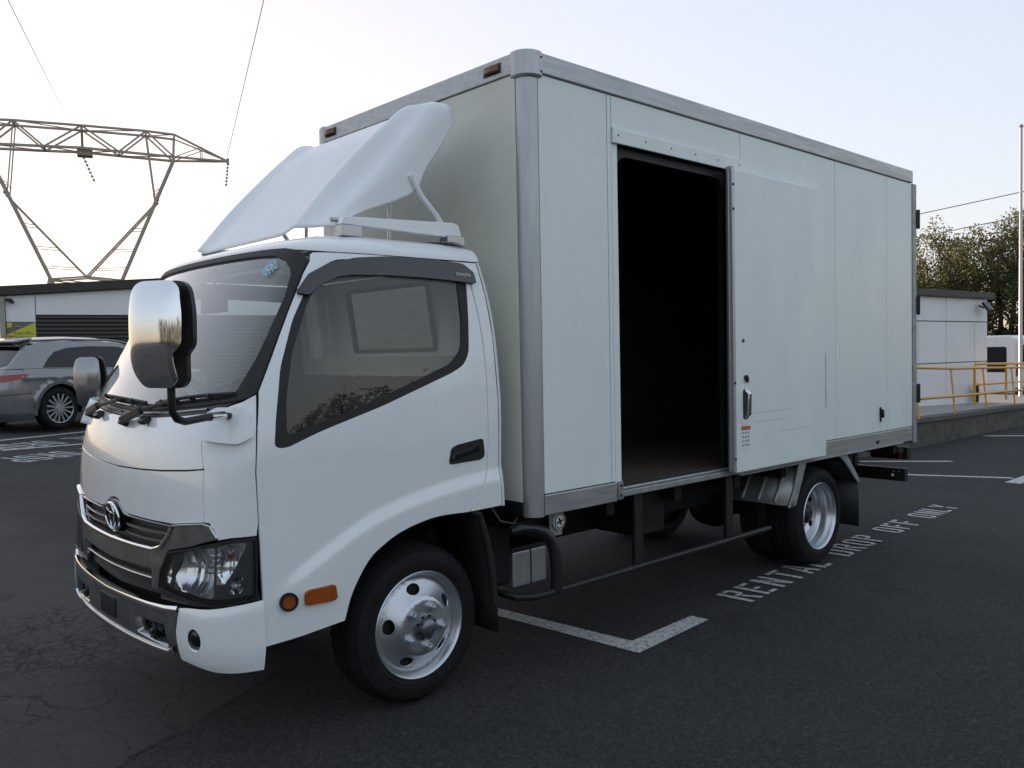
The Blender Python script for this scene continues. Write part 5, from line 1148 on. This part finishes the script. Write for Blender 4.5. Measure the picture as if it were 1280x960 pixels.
# ------------------------------------------------ mast at right
ms = empty('light_mast', (24.16, 5.08, zg(24.16, 5.08))); tag(ms, 'slim pale metal mast standing at the right edge', 'mast')
MB().tube([(0, 0, 0), (0, 0, 4), (0, 0, 7.9)], .050, 12, r2=.036).build('pole', mat('mast_paint', (.55, .50, .48), .4, .2), ms); MB().box(-.14, -.14, 0, .14, .14, .03).build('base_plate', GALV, ms); MB().lathe([(.046, 7.89), (.06, 7.91), (.05, 7.96), (.01, 7.98)], (0, 0, 0), (0, 0, 1), 12).build('finial', GALV, ms)
# ------------------------------------------------ lattice pylon
PYS = mat('pylon_steel', (.36, .32, .28), .6, .1, var=.2)
def pylon():
    r = empty('transmission_pylon', (12.54+5.1*.9466, 65.51-5.1*.3224, 0), math.atan2(-.32236, .94662)); tag(r, 'steel lattice transmission pylon rising behind the depot roof', 'pylon')
    D = .75
    def M_(name, segs, rad):
        m_ = MB()
        for a, b, *k in segs: w_ = (k[0] if k else rad)*1.05; m_.bar(a, b, w_, w_)
        m_.build(name, PYS, r, flat=True)
    beam = []; legs = []; strings = []
    for s in (1, -1):
        T_ = [(0, 18.38), (4.25, 18.36), (6.2, 18.26)]; Bt = [(0, 16.80), (2.4, 16.72), (6.1, 16.62)]; tip = (10.04, 16.72)
        for v in (D, -D):
            pt = lambda p, vv=None: (s*p[0], v if vv is None else vv, p[1])
            for a, b in zip(T_[:-1], T_[1:]): beam.append((pt(a), pt(b), .14))
            for a, b in zip(Bt[:-1], Bt[1:]): beam.append((pt(a), pt(b), .16))
            for a, b in (((0, 18.38), (0, 16.8)), ((0, 18.38), (2.4, 16.72)), ((2.4, 16.72), (4.25, 18.36)), ((4.25, 18.36), (6.1, 16.62)), ((6.2, 18.26), (6.1, 16.62))): beam.append((pt(a), pt(b), .11))
            beam.append((pt((6.2, 18.26)), pt(tip, 0), .12)); beam.append((pt((6.1, 16.62)), pt(tip, 0), .14)); beam.append((pt((8.1, 17.5)), pt((8.1, 16.67)), .06)); beam.append((pt((6.15, 16.62)), pt((8.1, 17.5)), .06))
            # V legs
            legs.append((pt((6.15, 16.6), v), pt((2.30, 7.4), v*1.15), .20)); legs.append((pt((5.0, 13.4), v), pt((.0, 7.62), v*1.1), .11)); legs.append((pt((4.25, 18.3), v), pt((4.75, 13.35), v), .08))
            for q in (.25, .42, .58, .75, .9):
                a = Vector(pt((6.15, 16.6), v)).lerp(Vector(pt((2.30, 7.4), v*1.15)), q)
                zz = a.z
                if zz < 13.3: legs.append((a, (s*(5.0-(13.4-zz)/5.78*5.0), v*1.05, zz-.1), .05))
                else: legs.append((a, (s*4.6, v, zz-.4), .05))
            legs.append((pt((2.30, 7.4), v*1.15), pt((0, 7.62), v*1.1), .12)); legs.append((pt((2.30, 7.4), v*1.15), pt((0, 7.2), v*1.1), .07))
            legs.append((pt((2.30, 7.4), v*1.15), pt((3.4, 0), v*2.6), .22)); legs.append((pt((2.5, 6.2), v*1.3), (0, v*1.6, 4.2), .08)); legs.append(((0, v*1.6, 4.2), pt((3.1, 2.0), v*2.3), .08))
        for a in ((0, 18.38), (4.25, 18.36), (6.2, 18.26), (2.4, 16.72), (6.1, 16.62)): beam.append(((s*a[0], D, a[1]), (s*a[0], -D, a[1]), .10))
        for a, b in (((0, 18.38), (4.25, 18.36)), ((4.25, 18.36), (6.2, 18.26)), ((0, 16.8), (2.4, 16.72)), ((2.4, 16.72), (6.1, 16.62))): beam.append(((s*a[0], D, a[1]), (s*b[0], -D, b[1]), .06))
        for q in np.linspace(.05, 1, 10):
            for v in (1, -1):
                a = Vector((6.15, .75, 16.6)).lerp(Vector((2.30, .86, 7.4)), q); b = Vector((6.15, .75, 16.6)).lerp(Vector((2.30, .86, 7.4)), max(0, q-.1)); legs.append(((s*a.x, v*a.y, a.z), (s*b.x, -v*b.y, b.z), .06))
        for x in (10.02,):
            ins = []; strings.append(ins)
            for k in range(7): z = 16.55-k*.26; ins.append(((s*x-s*.03*k, 0, z), (s*x-s*.03*k, 0, z-.10), .17)); ins.append(((s*x-s*.03*k, 0, z-.10), (s*x-s*.03*k, 0, z-.26), .05))
    ins = []; strings.append(ins)
    for k in range(7): ins.append(((.05+.10*k, 0, 16.3-k*.26), (.09+.10*k, 0, 16.2-k*.26), .17)); ins.append(((.09+.10*k, 0, 16.2-k*.26), (.15+.10*k, 0, 16.04-k*.26), .05))
    M_('cross_arm', beam, .1); M_('tower_leg', legs, .1); [M_('insulator', q, .1) for q in strings]
    MB().box(-.35, -.5, 16.35, .65, .5, 16.85).build('hanger_plate', PYS, r); 
    for s in (1, -1): MB().box(s*10.02-.10, -.10, 16.5, s*10.02+.10, .10, 16.95).build('hanger_plate', PYS, r)
    return r
pylon()
WIRE = mat('wire_grey', (.20, .20, .21), .5)
def wire(pts, rad, label): tag(MB().tube(pts, rad, 6).build('power_line', WIRE), label, 'cable', 'overhead power lines')
def sag(a, b, d, n=16): a = Vector(a); b = Vector(b); return [a.lerp(b, t)-Vector((0, 0, d*4*t*(1-t))) for t in np.linspace(0, 1, n)]
wire(sag((16.37, 63.5, 18.7), (-5.63, 7.25, 16.45), .0), .020, 'thin overhead wire running left from above the pylon centre')
wire(sag((25.8, 58.4, 16.6), (7.07, 6.73, 23.89), .0), .020, 'thin overhead wire rising from the right tip of the pylon arm')
wire(sag((24.4, 13.4, 5.05), (43.64, -2.52, 10.01), .0), .016, 'upper of two overhead wires crossing above the tree tops')
wire(sag((24.4, 13.5, 4.29), (43.72, -2.77, 8.99), .0), .016, 'lower of two overhead wires crossing above the tree tops')
# ------------------------------------------------ trees
BARK = mat('bark', (.06, .05, .04), .9, var=.4, vscale=6)
def leafmat(n_, a, b):
    m = mat(n_, a, .6, col2=b, vscale=.9); N = m.node_tree.nodes; L = m.node_tree.links; b_ = N['Principled BSDF']
    t = N.new('ShaderNodeBsdfTranslucent'); L.new(b_.inputs['Base Color'].links[0].from_socket, t.inputs[0]); x = N.new('ShaderNodeMixShader'); x.inputs[0].default_value = .6
    L.new(b_.outputs[0], x.inputs[1]); L.new(t.outputs[0], x.inputs[2]); L.new(x.outputs[0], N['Material Output'].inputs[0]); return m
LV = [leafmat('leaf_olive', (.125, .130, .042), (.075, .082, .028)), leafmat('leaf_green', (.105, .125, .045), (.06, .075, .026)), leafmat('leaf_russet', (.14, .115, .045), (.08, .070, .028)), leafmat('leaf_dark', (.055, .062, .024), (.030, .036, .015))]
def leaves(mb, c, rad, n, size, rs, squash=.8):
    for _ in range(n):
        while True:
            p = Vector((rs.uniform(-1, 1), rs.uniform(-1, 1), rs.uniform(-1, 1)))
            if p.length < 1: break
        p = p*(.45+.55*rs.random()**.4); q = Vector(c)+Vector((p.x*rad, p.y*rad, p.z*rad*squash)); s = size*(.6+.8*rs.random())
        a = Vector((rs.gauss(0, 1), rs.gauss(0, 1), rs.gauss(0, .7))).normalized(); b = a.orthogonal().normalized(); b = (Matrix.Rotation(rs.random()*6.28, 3, a)@b); cc = a.cross(b)
        k = len(mb.v); mb.v += [tuple(q-b*s), tuple(q+cc*s*.5), tuple(q+b*s), tuple(q-cc*s*.5)]; mb.f.append((k, k+1, k+2, k+3))
def tree(x, y, h, w, seed, label, lm, dens=1.0, bare=.25, group='trees behind the annex', leaf=.07):
    rs = random.Random(seed); z0 = zg(x, y); r = empty('tree', (x, y, z0)); tag(r, label, 'tree', group)
    tk = MB(); cr_ = MB(); stems = rs.choice((2, 3, 3))
    for s in range(stems):
        a0 = 2*math.pi*s/stems+rs.random(); top = Vector((math.cos(a0)*w*.35, math.sin(a0)*w*.35, h*(.82+.16*rs.random()))); p0 = Vector((math.cos(a0)*.12, math.sin(a0)*.12, -.1))
        pts = [p0.lerp(top, t)+Vector((rs.gauss(0, .12), rs.gauss(0, .12), 0))*t for t in np.linspace(0, 1, 8)]; tk.tube(pts, .12+.012*h, 7, r2=.02)
        for k in range(15):
            t = .22+.75*rs.random(); b0 = p0.lerp(top, t); an = rs.random()*6.28; L = w*(.52-.28*t)*(.6+.8*rs.random()); e_ = b0+Vector((math.cos(an)*L, math.sin(an)*L, L*(.5+.9*rs.random())))
            e_.z = min(e_.z, h*1.03); mid = b0.lerp(e_, .5)+Vector((rs.gauss(0, .1), rs.gauss(0, .1), -.05*L)); tk.tube([b0, mid, e_], .045, 5, r2=.010)
            for j in range(5):
                q0 = b0.lerp(e_, .35+.6*rs.random()); q1 = q0+Vector((rs.gauss(0, .45), rs.gauss(0, .45), .55+rs.random()*.5)); q1.z = min(q1.z, h*1.06); tk.tube([q0, q0.lerp(q1, .5)+Vector((rs.gauss(0, .06), rs.gauss(0, .06), 0)), q1], .018, 4, r2=.005)
                leaves(cr_, q1, .34+.2*rs.random(), int(38*dens*(1 if q1.z < h*.7 else .55)), leaf, rs)
            leaves(cr_, e_, .5+.35*rs.random(), int(100*dens*(1 if e_.z < h*(1-bare) else .45)), leaf, rs)
    tk.build('trunk', BARK, r, ang=60, fix=False); cr_.build('crown', LV[lm], r, flat=True, fix=False); return r
tree(44.6, 17.0, 8.2, 4.6, 1, 'bare-topped spring tree standing directly behind the truck box edge', 0, .7, .45)
tree(45.0, 14.4, 7.9, 4.2, 2, 'olive tree left of the middle behind the annex roof', 0, 1.0)
tree(46.0, 12.2, 8.0, 4.4, 3, 'russet-tinged tree right of the middle behind the annex roof', 2, 1.0)
tree(44.0, 10.2, 8.0, 4.6, 4, 'tall green tree beside the pale mast', 1, 1.2, .15)
tree(48.5, 16.0, 7.4, 4.8, 5, 'dense dark tree in the second row behind the olive trees', 3, 1.5, .1)
tree(49.0, 11.2, 7.9, 5.0, 6, 'dense dark tree in the second row behind the mast', 3, 1.5, .1)
tree(45.5, 7.6, 8.0, 4.6, 7, 'green tree growing just outside the right picture edge', 1, 1.1)
def hedge(name, x0, x1, y0, y1, z1, n, seed, size, m, label):
    rs = random.Random(seed); mb = MB()
    for _ in range(n):
        t = rs.random(); x = x0+(x1-x0)*t+rs.gauss(0, .8); y = y0+(y1-y0)*t+rs.gauss(0, .8); hh = z1*(.65+.35*math.sin(t*37+seed)*math.sin(t*91)+.1*rs.random()); z = zg(x, y)+hh*rs.random()**.8
        leaves(mb, (x, y, z), .6, 7, size, rs)
    o = mb.build(name, m, flat=True, fix=False); tag(o, label, 'shrubs', kind='stuff'); return o
hedge('undergrowth', 44, 43, 21, 5, 3.6, 1500, 5, .17, LV[3], 'dark undergrowth between the trunks behind the annex')
# wood on the far side of the road, behind the photographer (seen in the mirror and the windows)
rs = random.Random(77); wd = MB()
for k in range(46):
    t = k/45; a = R(118+t*150); dd = 34+rs.random()*12; x = CAM[0]+math.sin(a)*dd; y = CAM[1]+math.cos(a)*dd; h = 3.2+3.6*rs.random()**1.5
    for _ in range(70):
        leaves(wd, (x+rs.gauss(0, 1.4), y+rs.gauss(0, 1.4), zg(x, y)+h*rs.random()), .8, 14, .17, rs)
    wd.tube([(x, y, zg(x, y)-.2), (x, y, h*.8)], .16, 5, r2=.05)
tag(wd.build('far_wood', LV[3], flat=True, fix=False), 'dark belt of trees across the road mirrored in the truck', 'wood', kind='stuff')
